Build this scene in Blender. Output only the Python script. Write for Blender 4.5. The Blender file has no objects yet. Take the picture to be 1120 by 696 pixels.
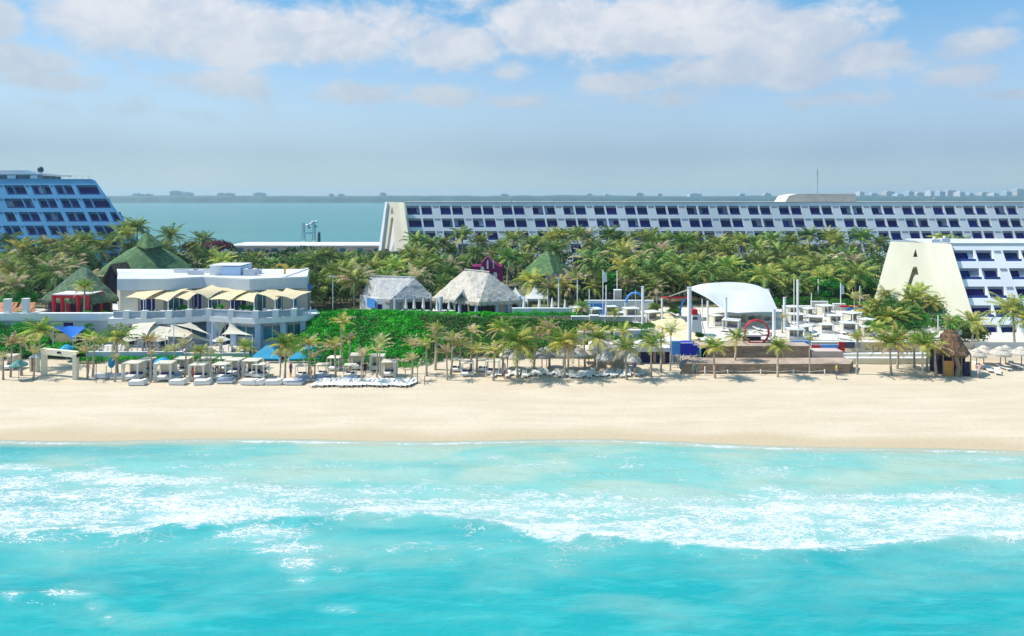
import bpy, math, random
import numpy as np
from mathutils import Vector, Matrix, noise as mnoise
R = math.radians
random.seed(11)
rng = np.random.default_rng(5)
S = bpy.context.scene
COL = S.collection
F, HC, CX, HY = 746.0, 20.0, 560.0, 216.0     # focal length in picture pixels, camera height, centre column, horizon row

def X(px, Y): return (px-CX)*Y/F
def Z(py, Y): return HC-(py-HY)*Y/F
def P(px, py, Y): return Vector((X(px, Y), Y, Z(py, Y)))

# ---------------------------------------------------------------- materials
MATS = {}
def mat(name, col, rough=.7, var=.12, scale=1.5, bump=0., bscale=8., spec=.3, metal=0., hue=None, stretch=(1,1,1), objvar=0., detail=5, trans=0., dirt=0.):
    if name in MATS: return MATS[name]
    m = bpy.data.materials.new(name); m.use_nodes = True
    nt = m.node_tree; N = nt.nodes; L = nt.links
    b = N['Principled BSDF']; out = N['Material Output']
    b.inputs['Roughness'].default_value = rough
    b.inputs['Specular IOR Level'].default_value = spec
    b.inputs['Metallic'].default_value = metal
    tc = N.new('ShaderNodeTexCoord'); mp = N.new('ShaderNodeMapping'); mp.inputs['Scale'].default_value = stretch
    L.new(tc.outputs['Object'], mp.inputs['Vector'])
    nz = N.new('ShaderNodeTexNoise'); nz.inputs['Scale'].default_value = scale; nz.inputs['Detail'].default_value = detail
    L.new(mp.outputs[0], nz.inputs['Vector'])
    mr = N.new('ShaderNodeMapRange'); mr.inputs['From Min'].default_value = .3; mr.inputs['From Max'].default_value = .7
    mr.inputs['To Min'].default_value = 1-var; mr.inputs['To Max'].default_value = 1+var
    L.new(nz.outputs['Fac'], mr.inputs['Value'])
    c2 = hue if hue else tuple(min(1, c*.8) for c in col)
    mx = N.new('ShaderNodeMix'); mx.data_type = 'RGBA'
    mx.inputs['A'].default_value = (*col, 1); mx.inputs['B'].default_value = (*c2, 1)
    nz2 = N.new('ShaderNodeTexNoise'); nz2.inputs['Scale'].default_value = scale*.37; nz2.inputs['Detail'].default_value = 3
    L.new(mp.outputs[0], nz2.inputs['Vector'])
    r2 = N.new('ShaderNodeMapRange'); r2.inputs['From Min'].default_value = .38; r2.inputs['From Max'].default_value = .66
    L.new(nz2.outputs['Fac'], r2.inputs['Value'])
    L.new(r2.outputs[0], mx.inputs['Factor'])
    hs = N.new('ShaderNodeHueSaturation')
    L.new(mx.outputs['Result'], hs.inputs['Color'])
    if objvar:
        oi = N.new('ShaderNodeObjectInfo')
        o1 = N.new('ShaderNodeMapRange'); o1.inputs['To Min'].default_value = .5-objvar*.12; o1.inputs['To Max'].default_value = .5+objvar*.12
        L.new(oi.outputs['Random'], o1.inputs['Value']); L.new(o1.outputs[0], hs.inputs['Hue'])
        mm = N.new('ShaderNodeMath'); mm.operation = 'MULTIPLY'
        o2 = N.new('ShaderNodeMapRange'); o2.inputs['To Min'].default_value = 1-objvar; o2.inputs['To Max'].default_value = 1+objvar
        sn = N.new('ShaderNodeMath'); sn.operation = 'FRACT'; s7 = N.new('ShaderNodeMath'); s7.operation = 'MULTIPLY'; s7.inputs[1].default_value = 7.31
        L.new(oi.outputs['Random'], s7.inputs[0]); L.new(s7.outputs[0], sn.inputs[0]); L.new(sn.outputs[0], o2.inputs['Value'])
        L.new(mr.outputs[0], mm.inputs[0]); L.new(o2.outputs[0], mm.inputs[1]); L.new(mm.outputs[0], hs.inputs['Value'])
    else:
        L.new(mr.outputs[0], hs.inputs['Value'])
    L.new(hs.outputs[0], b.inputs['Base Color'])
    if bump:
        nb = N.new('ShaderNodeTexNoise'); nb.inputs['Scale'].default_value = bscale; nb.inputs['Detail'].default_value = 6
        L.new(mp.outputs[0], nb.inputs['Vector'])
        bp = N.new('ShaderNodeBump'); bp.inputs['Strength'].default_value = min(1, bump); bp.inputs['Distance'].default_value = .05
        L.new(nb.outputs['Fac'], bp.inputs['Height']); L.new(bp.outputs[0], b.inputs['Normal'])
    if trans:
        tr = N.new('ShaderNodeBsdfTranslucent'); L.new(hs.outputs[0], tr.inputs['Color'])
        ms = N.new('ShaderNodeMixShader'); ms.inputs[0].default_value = trans
        L.new(b.outputs[0], ms.inputs[1]); L.new(tr.outputs[0], ms.inputs[2]); L.new(ms.outputs[0], out.inputs['Surface'])
    MATS[name] = m
    return m

def srgb(r, g, b):
    f = lambda c: (c/255/12.92 if c/255 <= .04045 else ((c/255+.055)/1.055)**2.4)
    return (f(r), f(g), f(b))

M = dict(
 white=mat('white_paint', (.78,.78,.77), .6, .05, .6, hue=(.70,.70,.69)),
 hotelwhite=mat('hotel_plaster', (.84,.84,.86), .75, .05, .25, hue=(.72,.73,.76), stretch=(1,1,.35)),
 cream=mat('cream_plaster', (.80,.755,.59), .75, .07, .3, hue=(.70,.65,.49), stretch=(1,1,.3)),
 midcream=mat('sand_plaster', (.70,.63,.50), .75, .05, .3, hue=(.62,.56,.44)),
 blueplaster=mat('blue_shade_plaster', (.14,.40,.68), .7, .06, .3, hue=(.16,.43,.70)),  # blue shade of the hotel front is put into the plaster colour
 glass=mat('dark_blue_glass', (.010,.010,.13), .35, .4, .35, spec=.12, hue=(.016,.020,.17), objvar=.3),
 glass2=mat('teal_glass', (.02,.10,.15), .12, .4, .4, spec=.5, hue=(.03,.16,.22)),
 balus=mat('balustrade_glass', (.03,.05,.20), .2, .2, .5, spec=.5),
 shadow=mat('dark_interior', (.02,.02,.05), .8, .4, .8, hue=(.05,.04,.06)),  # near-black: shade inside open rooms put into the colour; also small dark items
 greyroof=mat('roof_membrane', (.62,.63,.65), .8, .12, .5, hue=(.5,.5,.53)),
 greywall=mat('grey_white_plaster', (.62,.64,.66), .75, .07, .4, hue=(.52,.54,.57), stretch=(1,1,.3)),
 paleblue=mat('shaded_white_plaster', (.50,.62,.78), .7, .06, .4, hue=(.45,.57,.74)),  # white walls and pillars with their bluish shade put into the colour
 beigewall=mat('beige_plaster', (.60,.52,.40), .75, .07, .5, hue=(.52,.46,.36)),
 tan=mat('tan_sailcloth', (.85,.72,.47), .8, .05, .8, hue=(.81,.67,.41), trans=.25),
 creamsail=mat('cream_sailcloth', (.80,.74,.60), .8, .05, .8, trans=.2),
 whitesail=mat('white_membrane', (.82,.83,.80), .6, .04, .5, trans=.2),
 bluesail=mat('blue_sailcloth', (.03,.22,.75), .7, .1, .8, trans=.25),
 teal=mat('turquoise_canvas', (.02,.36,.60), .7, .12, 1.2, hue=(.015,.28,.50), trans=.15),
 thatch=mat('pale_thatch', (.60,.54,.45), .95, .22, 2.2, bump=1, bscale=14, hue=(.50,.45,.38), stretch=(2,2,.5)),
 greythatch=mat('grey_thatch', (.48,.46,.43), .95, .28, 2.2, bump=1, bscale=14, hue=(.37,.37,.37), stretch=(2,2,.5)),
 brownthatch=mat('brown_thatch', (.22,.13,.08), .95, .35, 3, bump=1, bscale=14, hue=(.12,.07,.04), stretch=(2,2,.5)),
 greenthatch=mat('green_roof_thatch', (.065,.14,.06), .95, .4, 2.2, bump=1, bscale=12, hue=(.12,.20,.08)),
 darkgreenthatch=mat('dark_green_roof', (.075,.13,.085), .95, .4, 2.2, bump=1, bscale=12, hue=(.13,.19,.11)),
 wood=mat('weathered_wood', (.30,.22,.15), .8, .2, 3, bump=.4),
 orangewood=mat('orange_plywood', (.55,.25,.06), .7, .15, 3),
 red=mat('red_paint', (.55,.012,.03), .5, .1, 2),
 blue=mat('royal_blue_paint', (.01,.02,.45), .5, .15, 2),
 skyblue=mat('sky_blue_paint', (.07,.30,.75), .5, .1, 2),
 cyan=mat('cyan_paint', (.05,.38,.65), .5, .1, 2),
 navy=mat('navy_paint_and_shade', (.012,.012,.10), .6, .3, 1.5, hue=(.03,.015,.11)),  # paint on the booth; on opening and recess walls, shade put into colour
 magenta=mat('magenta_plaster', (.22,.005,.10), .7, .12, 1.5),
 yellow=mat('yellow_paint', (.80,.45,.02), .5, .08, 2),
 orange=mat('orange_fabric', (.62,.27,.15), .8, .15, 2),
 steel=mat('grey_steel', (.35,.37,.40), .4, .1, 2, metal=.3),
 darksteel=mat('dark_steel', (.06,.08,.11), .5, .15, 2),
 cushion=mat('white_cushion', (.82,.79,.73), .9, .05, 3),
 greycush=mat('grey_blue_cushion', (.32,.38,.50), .9, .1, 3),
 navycush=mat('navy_cushion', (.03,.03,.14), .9, .1, 3),
 purpcush=mat('violet_grey_cushion', (.35,.30,.42), .9, .1, 3),
 stone=mat('brown_stone_facing', (.36,.25,.17), .9, .28, 1.6, bump=1, bscale=5, hue=(.25,.18,.125), stretch=(1,1,2.5)),
 paving=mat('pale_paving', (.58,.53,.47), .8, .08, .7, hue=(.50,.45,.40)),
 trunk=mat('palm_trunk_bark', (.46,.39,.30), .9, .25, 3, bump=.8, bscale=10, hue=(.32,.27,.21), stretch=(1,1,4), objvar=.15),
 rachis=mat('frond_rib', (.34,.30,.10), .7, .2, 2, objvar=.2),
 frond_green=mat('frond_green', (.20,.33,.04), .55, .3, 1.6, hue=(.10,.26,.025), trans=.3, objvar=.25),
 frond_yel=mat('frond_yellow', (.66,.60,.15), .6, .3, 1.6, hue=(.44,.50,.09), trans=.3, objvar=.25),
 frond_tan=mat('frond_dry', (.72,.58,.38), .7, .25, 1.6, hue=(.56,.46,.28), trans=.25, objvar=.2),
 frond_dark=mat('frond_dark', (.085,.20,.045), .55, .35, 1.6, hue=(.15,.28,.055), trans=.12, objvar=.3),
 frond_olive=mat('frond_olive', (.38,.46,.10), .6, .3, 1.6, hue=(.17,.28,.055), trans=.15, objvar=.3),
 leaf_bright=mat('leaf_bright', (.02,.38,.012), .5, .3, .8, hue=(.06,.52,.015), trans=.3),
 leaf_mid=mat('leaf_mid', (.015,.22,.012), .5, .3, .8, hue=(.04,.30,.015), trans=.3),
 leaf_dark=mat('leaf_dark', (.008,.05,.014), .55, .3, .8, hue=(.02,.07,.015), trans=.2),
 leaf_olive=mat('leaf_olive', (.13,.15,.04), .6, .3, .8, hue=(.08,.12,.03), trans=.25),
 leaf_yel=mat('leaf_yellow', (.30,.26,.05), .6, .3, .8, hue=(.2,.22,.05), trans=.25),
 flower=mat('bougainvillea', (.40,.05,.16), .6, .3, 1, trans=.3),
 skin=mat('skin', (.45,.25,.16), .6, .05),
)

# ---------------------------------------------------------------- objects
OFF = {}
USED = set()
def tag(o, label=None, cat=None, group=None, kind=None):
    if label: o['label'] = label
    if cat: o['category'] = cat
    if group: o['group'] = group
    if kind: o['kind'] = kind
    return o
def thing(name, label, cat, loc=(0,0,0), group=None, rotz=0.):
    o = bpy.data.objects.new(name, None); COL.objects.link(o)
    o.location = loc; o.rotation_euler = (0,0,rotz); o.empty_display_size = .3
    OFF[o.name] = (0,0,0) if rotz else tuple(loc)
    return tag(o, label, cat, group)

class MB:
    def __init__(s): s.v = []; s.f = []; s.m = []
    def add(s, vs, fs, mi=0):
        n = len(s.v); s.v.extend([tuple(v) for v in vs]); s.f.extend([tuple(i+n for i in f) for f in fs]); s.m.extend([mi]*len(fs)); return s
    def hexa(s, c, mi=0):    # 8 corners: bottom 4 (ccw) then top 4
        return s.add(c, [(3,2,1,0),(4,5,6,7),(0,1,5,4),(1,2,6,5),(2,3,7,6),(3,0,4,7)], mi)
    def box(s, x0, x1, y0, y1, z0, z1, mi=0, rot=0., piv=None):
        c = [(x0,y0,z0),(x1,y0,z0),(x1,y1,z0),(x0,y1,z0),(x0,y0,z1),(x1,y0,z1),(x1,y1,z1),(x0,y1,z1)]
        if rot:
            px_, py_ = piv if piv else ((x0+x1)/2, (y0+y1)/2)
            cs, sn = math.cos(rot), math.sin(rot)
            c = [(px_+(a-px_)*cs-(b-py_)*sn, py_+(a-px_)*sn+(b-py_)*cs, z) for a,b,z in c]
        return s.hexa(c, mi)
    def prism(s, pts, z0, z1, mi=0):
        a = sum(pts[i][0]*pts[(i+1)%len(pts)][1]-pts[(i+1)%len(pts)][0]*pts[i][1] for i in range(len(pts)))
        if a < 0: pts = pts[::-1]
        n = len(pts)
        vs = [(p[0],p[1],z0) for p in pts]+[(p[0],p[1],z1) for p in pts]
        fs = [tuple(range(n))[::-1], tuple(range(n,2*n))]+[(i,(i+1)%n,n+(i+1)%n,n+i) for i in range(n)]
        return s.add(vs, fs, mi)
    def tube(s, pts, rads, n=6, mi=0, cap=True):
        pts = [Vector(p) for p in pts]
        if not hasattr(rads,'__len__'): rads = [rads]*len(pts)
        vs = []; fs = []
        for i,p in enumerate(pts):
            d = (pts[min(i+1,len(pts)-1)]-pts[max(i-1,0)])
            if d.length < 1e-9: d = Vector((0,0,1))
            d.normalize(); u = d.cross(Vector((0,1,0)) if abs(d.y) < .9 else Vector((1,0,0))).normalized(); w = d.cross(u)
            for k in range(n):
                a = 2*math.pi*k/n; vs.append(p+(u*math.cos(a)+w*math.sin(a))*rads[i])
        for i in range(len(pts)-1):
            for k in range(n):
                k2 = (k+1)%n; fs.append((i*n+k, i*n+k2, (i+1)*n+k2, (i+1)*n+k))
        if cap: fs.append(tuple(range(n))[::-1]); fs.append(tuple(range((len(pts)-1)*n, len(pts)*n)))
        return s.add(vs, fs, mi)
    def bar(s, a, b, r, n=6, mi=0): return s.tube([a,b], r, n, mi)
    def lathe(s, prof, c=(0,0,0), n=20, mi=0, jit=0.):
        vs = []; fs = []
        for j,(r,z) in enumerate(prof):
            for k in range(n):
                a = 2*math.pi*k/n; q = 1+random.uniform(-jit,jit)
                vs.append((c[0]+r*q*math.cos(a), c[1]+r*q*math.sin(a), c[2]+z+random.uniform(-jit,jit)*.6))
        for j in range(len(prof)-1):
            for k in range(n):
                k2 = (k+1)%n; fs.append((j*n+k, j*n+k2, (j+1)*n+k2, (j+1)*n+k))
        return s.add(vs, fs, mi)
    def build(s, name, mats, parent=None, smooth=False):
        if not isinstance(mats,(list,tuple)): mats = [mats]
        mats = [M[m] if isinstance(m,str) else m for m in mats]
        off = OFF.get(parent.name,(0,0,0)) if parent else (0,0,0)
        me = bpy.data.meshes.new(name)
        V = np.array(s.v, dtype=float)-np.array(off)
        me.from_pydata(V.tolist(), [], s.f)
        for m in mats: me.materials.append(m)
        if len(mats) > 1: me.polygons.foreach_set('material_index', s.m)
        if smooth: me.polygons.foreach_set('use_smooth', [True]*len(s.f))
        me.update()
        o = bpy.data.objects.new(name, me); COL.objects.link(o)
        if parent: o.parent = parent; OFF[o.name] = off
        return o
def dup(o, parent=None):
    c = o.copy(); COL.objects.link(c)
    if parent: c.parent = parent
    for ch in list(o.children): dup(ch, c)
    return c
def place(proto, loc, label, group=None, rotz=0., sc=None):
    """first use takes the prototype itself, later uses copy it"""
    o = proto if proto.name not in USED else dup(proto)
    USED.add(proto.name)
    o.location = loc; o.rotation_euler = (0,0,rotz)
    if sc: o.scale = sc if hasattr(sc,'__len__') else (sc,)*3
    o['label'] = label
    if group: o['group'] = group
    return o
ORD = ['leftmost','second','third','fourth','fifth','sixth','seventh','eighth','ninth','tenth','eleventh','twelfth','thirteenth','fourteenth','fifteenth','sixteenth','seventeenth','eighteenth','nineteenth','twentieth','twenty-first','twenty-second','twenty-third','twenty-fourth','twenty-fifth','twenty-sixth','twenty-seventh','twenty-eighth','twenty-ninth','thirtieth','thirty-first','thirty-second','thirty-third','thirty-fourth','thirty-fifth','thirty-sixth','thirty-seventh','thirty-eighth','thirty-ninth','fortieth']
def ordn(i, n):
    if n == 1: return ''
    if i == 0: return 'leftmost there'
    if i == n-1: return 'rightmost there'
    return ORD[i]+' from left there'
def relabel(objs, desc, place_of=None):
    """objs: list of (px, obj, desc); same descriptions get an order from left to right"""
    cells = {}
    for px, o, d in objs: cells.setdefault(d, []).append((px, o))
    for d, l in cells.items():
        l.sort(key=lambda t: t[0])
        for i,(px,o) in enumerate(l):
            w = ordn(i, len(l)); o['label'] = d+(', '+w if w else '')

# ---------------------------------------------------------------- ground
def shore(x): return 55.2-.045*x+.9*math.sin(x*.06+1)+.35*math.sin(x*.21)
def sstep(a, b, t):
    t = min(1, max(0, (t-a)/(b-a))); return t*t*(3-2*t)
def gz(x, Y):
    px = CX+F*x/max(Y,1)
    s = shore(x)
    if Y < s: base = -.07*(s-Y)-.02
    else: base = .07*min(Y-s, 8)+.028*max(0, min(Y-s-8, 20))
    if Y > 72:
        base = base if Y < s+25 else base
        kr = sstep(322, 346, px)+(1-sstep(100, 122, px)); L = base+(sstep(79, 90, Y)*kr+sstep(88, 102, Y)*(1-kr))*(4.0-base)
        if Y < 78.6: Rr = base
        elif Y < 79.2: Rr = base+(3.05-base)*sstep(78.6, 79.2, Y)
        else: Rr = 3.05+sstep(78, 98, Y)*1.0
        w = sstep(690, 712, px) if px < 925 else 1-sstep(935, 940, px)*sstep(0,1,(79.4-Y))*1
        if px >= 930:
            far = base if Y < 79.2 else (3.0+sstep(79,98,Y)*1.0 if Y > 79.7 else base+(3.0-base)*(Y-79.2)/.5)
            Rr = far
            w = 1
        base = L*(1-w)+Rr*w
        if px > 1030 and Y > 79.9: base += (1.45+.02*(Y-80)-base)*sstep(1030, 1052, px)*(1-sstep(104,118,Y))
    if Y > 165: base = base+(0.-base-1.5)*sstep(200, 232, Y)
    return base
def G(px, py):
    """ground point seen at a picture position"""
    Y = 50.
    while Y < 140:
        x = X(px, Y)
        if Z(py, Y) <= gz(x, Y): break
        Y += .1
    return Vector((X(px, Y), Y, gz(X(px, Y), Y)))
def grid_obj(name, xs, ys, fz, m, kind='structure', smooth=True):
    nx, ny = len(xs), len(ys)
    v = [(x, y, fz(x, y)) for y in ys for x in xs]
    f = [(j*nx+i, j*nx+i+1, (j+1)*nx+i+1, (j+1)*nx+i) for j in range(ny-1) for i in range(nx-1)]
    mb = MB(); mb.v = v; mb.f = f; mb.m = [0]*len(f)
    o = mb.build(name, m, smooth=smooth)
    if kind: o['kind'] = kind
    return o
# ---------------------------------------------------------------- ground materials
def sand_material():
    m = bpy.data.materials.new('beach_sand'); m.use_nodes = True
    N = m.node_tree.nodes; L = m.node_tree.links; b = N['Principled BSDF']
    b.inputs['Roughness'].default_value = .95; b.inputs['Specular IOR Level'].default_value = .1
    tc = N.new('ShaderNodeTexCoord')
    def nz(scale, st=(1,1,1), det=5):
        mp = N.new('ShaderNodeMapping'); mp.inputs['Scale'].default_value = st; L.new(tc.outputs['Object'], mp.inputs['Vector'])
        n = N.new('ShaderNodeTexNoise'); n.inputs['Scale'].default_value = scale; n.inputs['Detail'].default_value = det
        L.new(mp.outputs[0], n.inputs['Vector']); return n
    def mr(inp, a, b_, c, d):
        r = N.new('ShaderNodeMapRange'); r.inputs['From Min'].default_value = a; r.inputs['From Max'].default_value = b_
        r.inputs['To Min'].default_value = c; r.inputs['To Max'].default_value = d; L.new(inp, r.inputs['Value']); return r.outputs[0]
    def mix(fac, A, B):
        x = N.new('ShaderNodeMix'); x.data_type = 'RGBA'
        for k, v_ in (('A',A),('B',B)):
            if isinstance(v_, tuple): x.inputs[k].default_value = (*v_,1)
            else: L.new(v_, x.inputs[k])
        L.new(fac, x.inputs['Factor']); return x.outputs['Result']
    dry = mix(mr(nz(.12,(1,3,1)).outputs['Fac'], .35, .65, 0, 1), (.575,.475,.345), (.62,.52,.39))
    dry = mix(mr(nz(2.5,(.15,2.2,1),3).outputs['Fac'], .45, .7, 0, .25), dry, (.46,.375,.27))
    dry = mix(mr(nz(.5,(.22,2.2,1),6).outputs['Fac'], .48, .68, 0, .4), dry, (.50,.40,.28))
    dry = mix(mr(nz(7,(.7,1,1),6).outputs['Fac'], .52, .75, 0, .35), dry, (.45,.36,.25))
    wt = N.new('ShaderNodeAttribute'); wt.attribute_name = 'wet'
    wet = mix(wt.outputs['Fac'], dry, (.49,.39,.26))
    L.new(wet, b.inputs['Base Color'])
    a = N.new('ShaderNodeMath'); a.operation = 'ADD'
    L.new(nz(3.,(.7,1,1),8).outputs['Fac'], a.inputs[0]); L.new(nz(.6,(.3,1.2,1),4).outputs['Fac'], a.inputs[1])
    bp = N.new('ShaderNodeBump'); bp.inputs['Strength'].default_value = .5; bp.inputs['Distance'].default_value = .12
    L.new(a.outputs[0], bp.inputs['Height']); L.new(bp.outputs[0], b.inputs['Normal'])
    return m
def sym(ext, inner):
    l = sorted(set([-e for e in ext]+ext)); return [e for e in l if e < inner[0]]+inner+[e for e in l if e > inner[-1]]
ext = [140,180,240,320,450,700,1200,2500]
xs = sym(ext, [i*1. for i in range(-110,111)])
ys1 = [15,25,35,42]+[44+.5*i for i in range(0, 73)]
beach = grid_obj('beach_sand', xs, ys1, lambda x,y: gz(x,y)+(.04*mnoise.noise(Vector((x*.5,y*.6,0))) if y > shore(x)+1.5 else 0), sand_material())
at = beach.data.attributes.new('wet','FLOAT','POINT')
vals = []
for v in beach.data.vertices:
    d = v.co.y-shore(v.co.x); q = mnoise.noise(Vector((v.co.x*.12, v.co.y*.3, 3)))
    vals.append(max(0., min(1., 1-(d-1.2+q*1.6)/2.0)) if d < 8 else 0.)
at.data.foreach_set('value', vals)
ys2 = [80+.5*i for i in range(0, 41)]+[102+2*i for i in range(0, 66)]
# the resort's ground starts where the beach sheet ends
g0 = ys1[-1]
ground = grid_obj('resort_ground', xs, [g0]+[y for y in ys2 if y > g0], gz, mat('soil_and_lawn', (.20,.17,.10), .95, .25, .6, bump=.6, hue=(.07,.10,.03)))

# ---------------------------------------------------------------- sea
def lerp_tab(tab, t):
    if t <= tab[0][0]: return tab[0][1]
    for (a,va),(b,vb) in zip(tab, tab[1:]):
        if t <= b: return va+(vb-va)*(t-a)/(b-a)
    return tab[-1][1]
UP = [(-400,508),(0,515),(120,513),(230,520),(300,528),(420,536),(560,540),(700,546),(850,540),(1000,538),(1120,535),(1600,530)]
LO = [(-400,590),(0,590),(150,588),(225,578),(320,572),(420,566),(520,578),(600,590),(700,597),(800,608),(870,612),(960,603),(1040,596),(1120,590),(1600,590)]
AM = [(-400,1.0),(0,1.0),(180,1.05),(300,.98),(420,.95),(520,1.02),(700,1.08),(1120,1.1),(1600,.9)]
SPOTS = [(8,654,16,7,.85),(-60,650,60,9,.7),(75,654,28,5,.9),(105,664,18,6,.7),(122,678,14,6,.55),(372,667,26,6,.62),(285,585,60,14,.95),(310,600,44,14,.95),(325,617,26,12,.9),(328,634,14,6,.85),(365,622,18,6,.6),
 (845,518,60,10,.62),(760,524,50,8,.5),(690,500,60,5,.45),(215,518,18,7,.8),(120,527,110,8,.6),(410,620,20,14,.35),(455,640,12,14,.3),(610,615,60,28,.4),(200,610,60,18,.3),(60,610,90,16,.38),(20,540,80,9,.6),(150,498,40,5,.55),
 (70,572,80,12,.72),(1000,500,90,7,.42),(320,500,110,8,.38),(520,655,8,3,.45),(910,600,70,8,.7),(650,560,90,10,.8),(1060,560,80,18,.85),(560,520,160,10,.45)]
def foam_at(x, Y):
    px = CX+F*x/Y; py = HY+HC*F/Y
    w = 9*mnoise.noise(Vector((x*.25,Y*.35,1)))+5*mnoise.noise(Vector((x*.8,Y*.9,5)))
    u = lerp_tab(UP, px)+w; l = lerp_tab(LO, px)+w*1.2
    d = 0.
    if u-22 < py < l+16:
        a = sstep(u-20, u+10, py)*(1-sstep(l-3, l+4, py))
        edge = math.exp(-((py-l+7)/8)**2)*.22*(.5+1.3*mnoise.noise(Vector((x*.3,Y*.6,21)))+.2)
        k = lerp_tab(AM, px)
        d = a*(k*(.88+.28*mnoise.noise(Vector((x*.13,Y*.5,9))))+edge)
        d = max(d, .40*k*(1-sstep(l, l+16, py)) if py > l-2 else 0)
    d = max(d, .50*sstep(486,500,py)*(1-sstep(590,640,py))*(.8+.6*mnoise.noise(Vector((x*.2,Y*.7,31)))))
    for (sx,sy,sw,sh,amp) in SPOTS:
        q = ((px+w*1.5-sx)/sw)**2+((py+w*.4-sy)/sh)**2
        if q < 4: d = max(d, amp*math.exp(-q*.8))
    # thin wash along the sand
    dd = shore(x)-Y
    wn = mnoise.noise(Vector((x*.09,2,0)))+.5*mnoise.noise(Vector((x*.4,7,0)))
    d = max(d, (.95+.5*wn)*math.exp(-((dd-.3-.3*wn)/(.26+.3*max(0,wn)))**2))
    d = max(d, .34*math.exp(-((dd-2.5)/2.5)**2))
    return min(1.1, d)
def sea_z(x, Y):
    d = shore(x)-Y
    e = min(1, max(0, d/4))*min(1, (Y-14)/4 if Y > 14 else 0)*(1 if abs(x) < 105 else 0)
    px = CX+F*x/Y; py = HY+HC*F/Y
    l = lerp_tab(LO, px); t = (py-l+2)
    crest = .24*math.exp(-(t/9)**2) if t < 0 else .24*math.exp(-(t/5)**2)
    crest += .3*math.exp(-((py-655)/9)**2)*math.exp(-((px-20)/120)**2)
    n = .12*mnoise.noise(Vector((x*.18,Y*.55,0)))+.05*mnoise.noise(Vector((x*.6,Y*1.4,4)))
    return .02+e*(crest+n)
def water_material(far=False):
    m = bpy.data.materials.new('lagoon_water' if far else 'sea_water'); m.use_nodes = True
    N = m.node_tree.nodes; L = m.node_tree.links; b = N['Principled BSDF']
    b.inputs['IOR'].default_value = 1.33; b.inputs['Roughness'].default_value = .12 if not far else .25
    b.inputs['Specular IOR Level'].default_value = .5
    tc = N.new('ShaderNodeTexCoord')
    def nz(scale, st=(1,1,1), det=5, dist=0.):
        mp = N.new('ShaderNodeMapping'); mp.inputs['Scale'].default_value = st; L.new(tc.outputs['Object'], mp.inputs['Vector'])
        n = N.new('ShaderNodeTexNoise'); n.inputs['Scale'].default_value = scale; n.inputs['Detail'].default_value = det; n.inputs['Distortion'].default_value = dist
        L.new(mp.outputs[0], n.inputs['Vector']); return n.outputs['Fac']
    def mr(inp, a, b_, c, d, typ='LINEAR'):
        r = N.new('ShaderNodeMapRange'); r.interpolation_type = typ; r.inputs['From Min'].default_value = a; r.inputs['From Max'].default_value = b_
        r.inputs['To Min'].default_value = c; r.inputs['To Max'].default_value = d; L.new(inp, r.inputs['Value']); return r.outputs[0]
    def mth(op, a, b_):
        x = N.new('ShaderNodeMath'); x.operation = op
        for i, v_ in enumerate((a, b_)):
            if v_ is None: continue
            if isinstance(v_,(int,float)): x.inputs[i].default_value = v_
            else: L.new(v_, x.inputs[i])
        return x.outputs[0]
    def mix(fac, A, B):
        x = N.new('ShaderNodeMix'); x.data_type = 'RGBA'
        for k, v_ in (('A',A),('B',B)):
            if isinstance(v_, tuple): x.inputs[k].default_value = (*v_,1)
            else: L.new(v_, x.inputs[k])
        L.new(fac, x.inputs['Factor']); return x.outputs['Result']
    if far:
        b.inputs['Specular IOR Level'].default_value = .3
        c = mix(mr(nz(.02,(.12,1,1),4), .4, .65, 0, 1), (.0,.16,.155), (.012,.185,.17))
        L.new(c, b.inputs['Base Color'])
        bp = N.new('ShaderNodeBump'); bp.inputs['Strength'].default_value = .5; bp.inputs['Distance'].default_value = .3
        L.new(nz(.5,(.6,1,1),6), bp.inputs['Height']); L.new(bp.outputs[0], b.inputs['Normal'])
        return m
    pale = N.new('ShaderNodeAttribute'); pale.attribute_name = 'pale'
    fo = N.new('ShaderNodeAttribute'); fo.attribute_name = 'foam'
    deep = mix(mr(nz(.10,(.35,1,1),5,.4), .42, .6, 0, 1), (.010,.285,.30), (.018,.325,.325))
    deep = mix(mr(nz(1.1,(.3,1.3,1),6,.6), .5, .75, 0, .6), deep, (.05,.43,.42))
    sandy = mix(mr(nz(.25,(.4,1,1),5,.5), .42, .6, 0, 1), (.17,.43,.38), (.33,.46,.37))
    pl = mth('ADD', pale.outputs['Fac'], mr(nz(.35,(.4,1,1),5,.5), .3, .7, -.22, .22))
    pl.node.use_clamp = True
    col = mix(pl, deep, sandy)
    sh_ = N.new('ShaderNodeAttribute'); sh_.attribute_name = 'shallow'; col = mix(mth('MULTIPLY', sh_.outputs['Fac'], .9), col, (.43,.38,.27))
    def ridge(sc, st, dist, k):
        n = nz(sc, st, 5, dist); a = mth('ABSOLUTE', mth('SUBTRACT', n, .5), None); return mr(a, 0, k, 1, 0)
    r1 = ridge(.8,(.5,1.2,1),2.2,.06); r2 = ridge(1.9,(.6,1.2,1),1.8,.075); r3 = ridge(4.2,(.7,1.2,1),1.4,.11)
    lace = mth('MAXIMUM', r1, mth('MULTIPLY', r2, .85)); lace = mth('MAXIMUM', lace, mth('MULTIPLY', r3, .66))
    lace = mth('MULTIPLY', lace, mr(nz(.7,(.4,1.2,1),6), .34, .56, .45, 1.1))
    v = mth('ADD', mth('MULTIPLY', fo.outputs['Fac'], .72), mth('MULTIPLY', lace, .74))
    fm = mr(v, .84, 1.20, 0, 1, 'SMOOTHSTEP')
    # thin milky veil under dense foam
    veil = mr(fo.outputs['Fac'], .25, 1, 0, .5)
    col = mix(veil, col, (.30,.55,.53))
    col = mix(fm, col, (.62,.64,.635))
    L.new(col, b.inputs['Base Color'])
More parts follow.
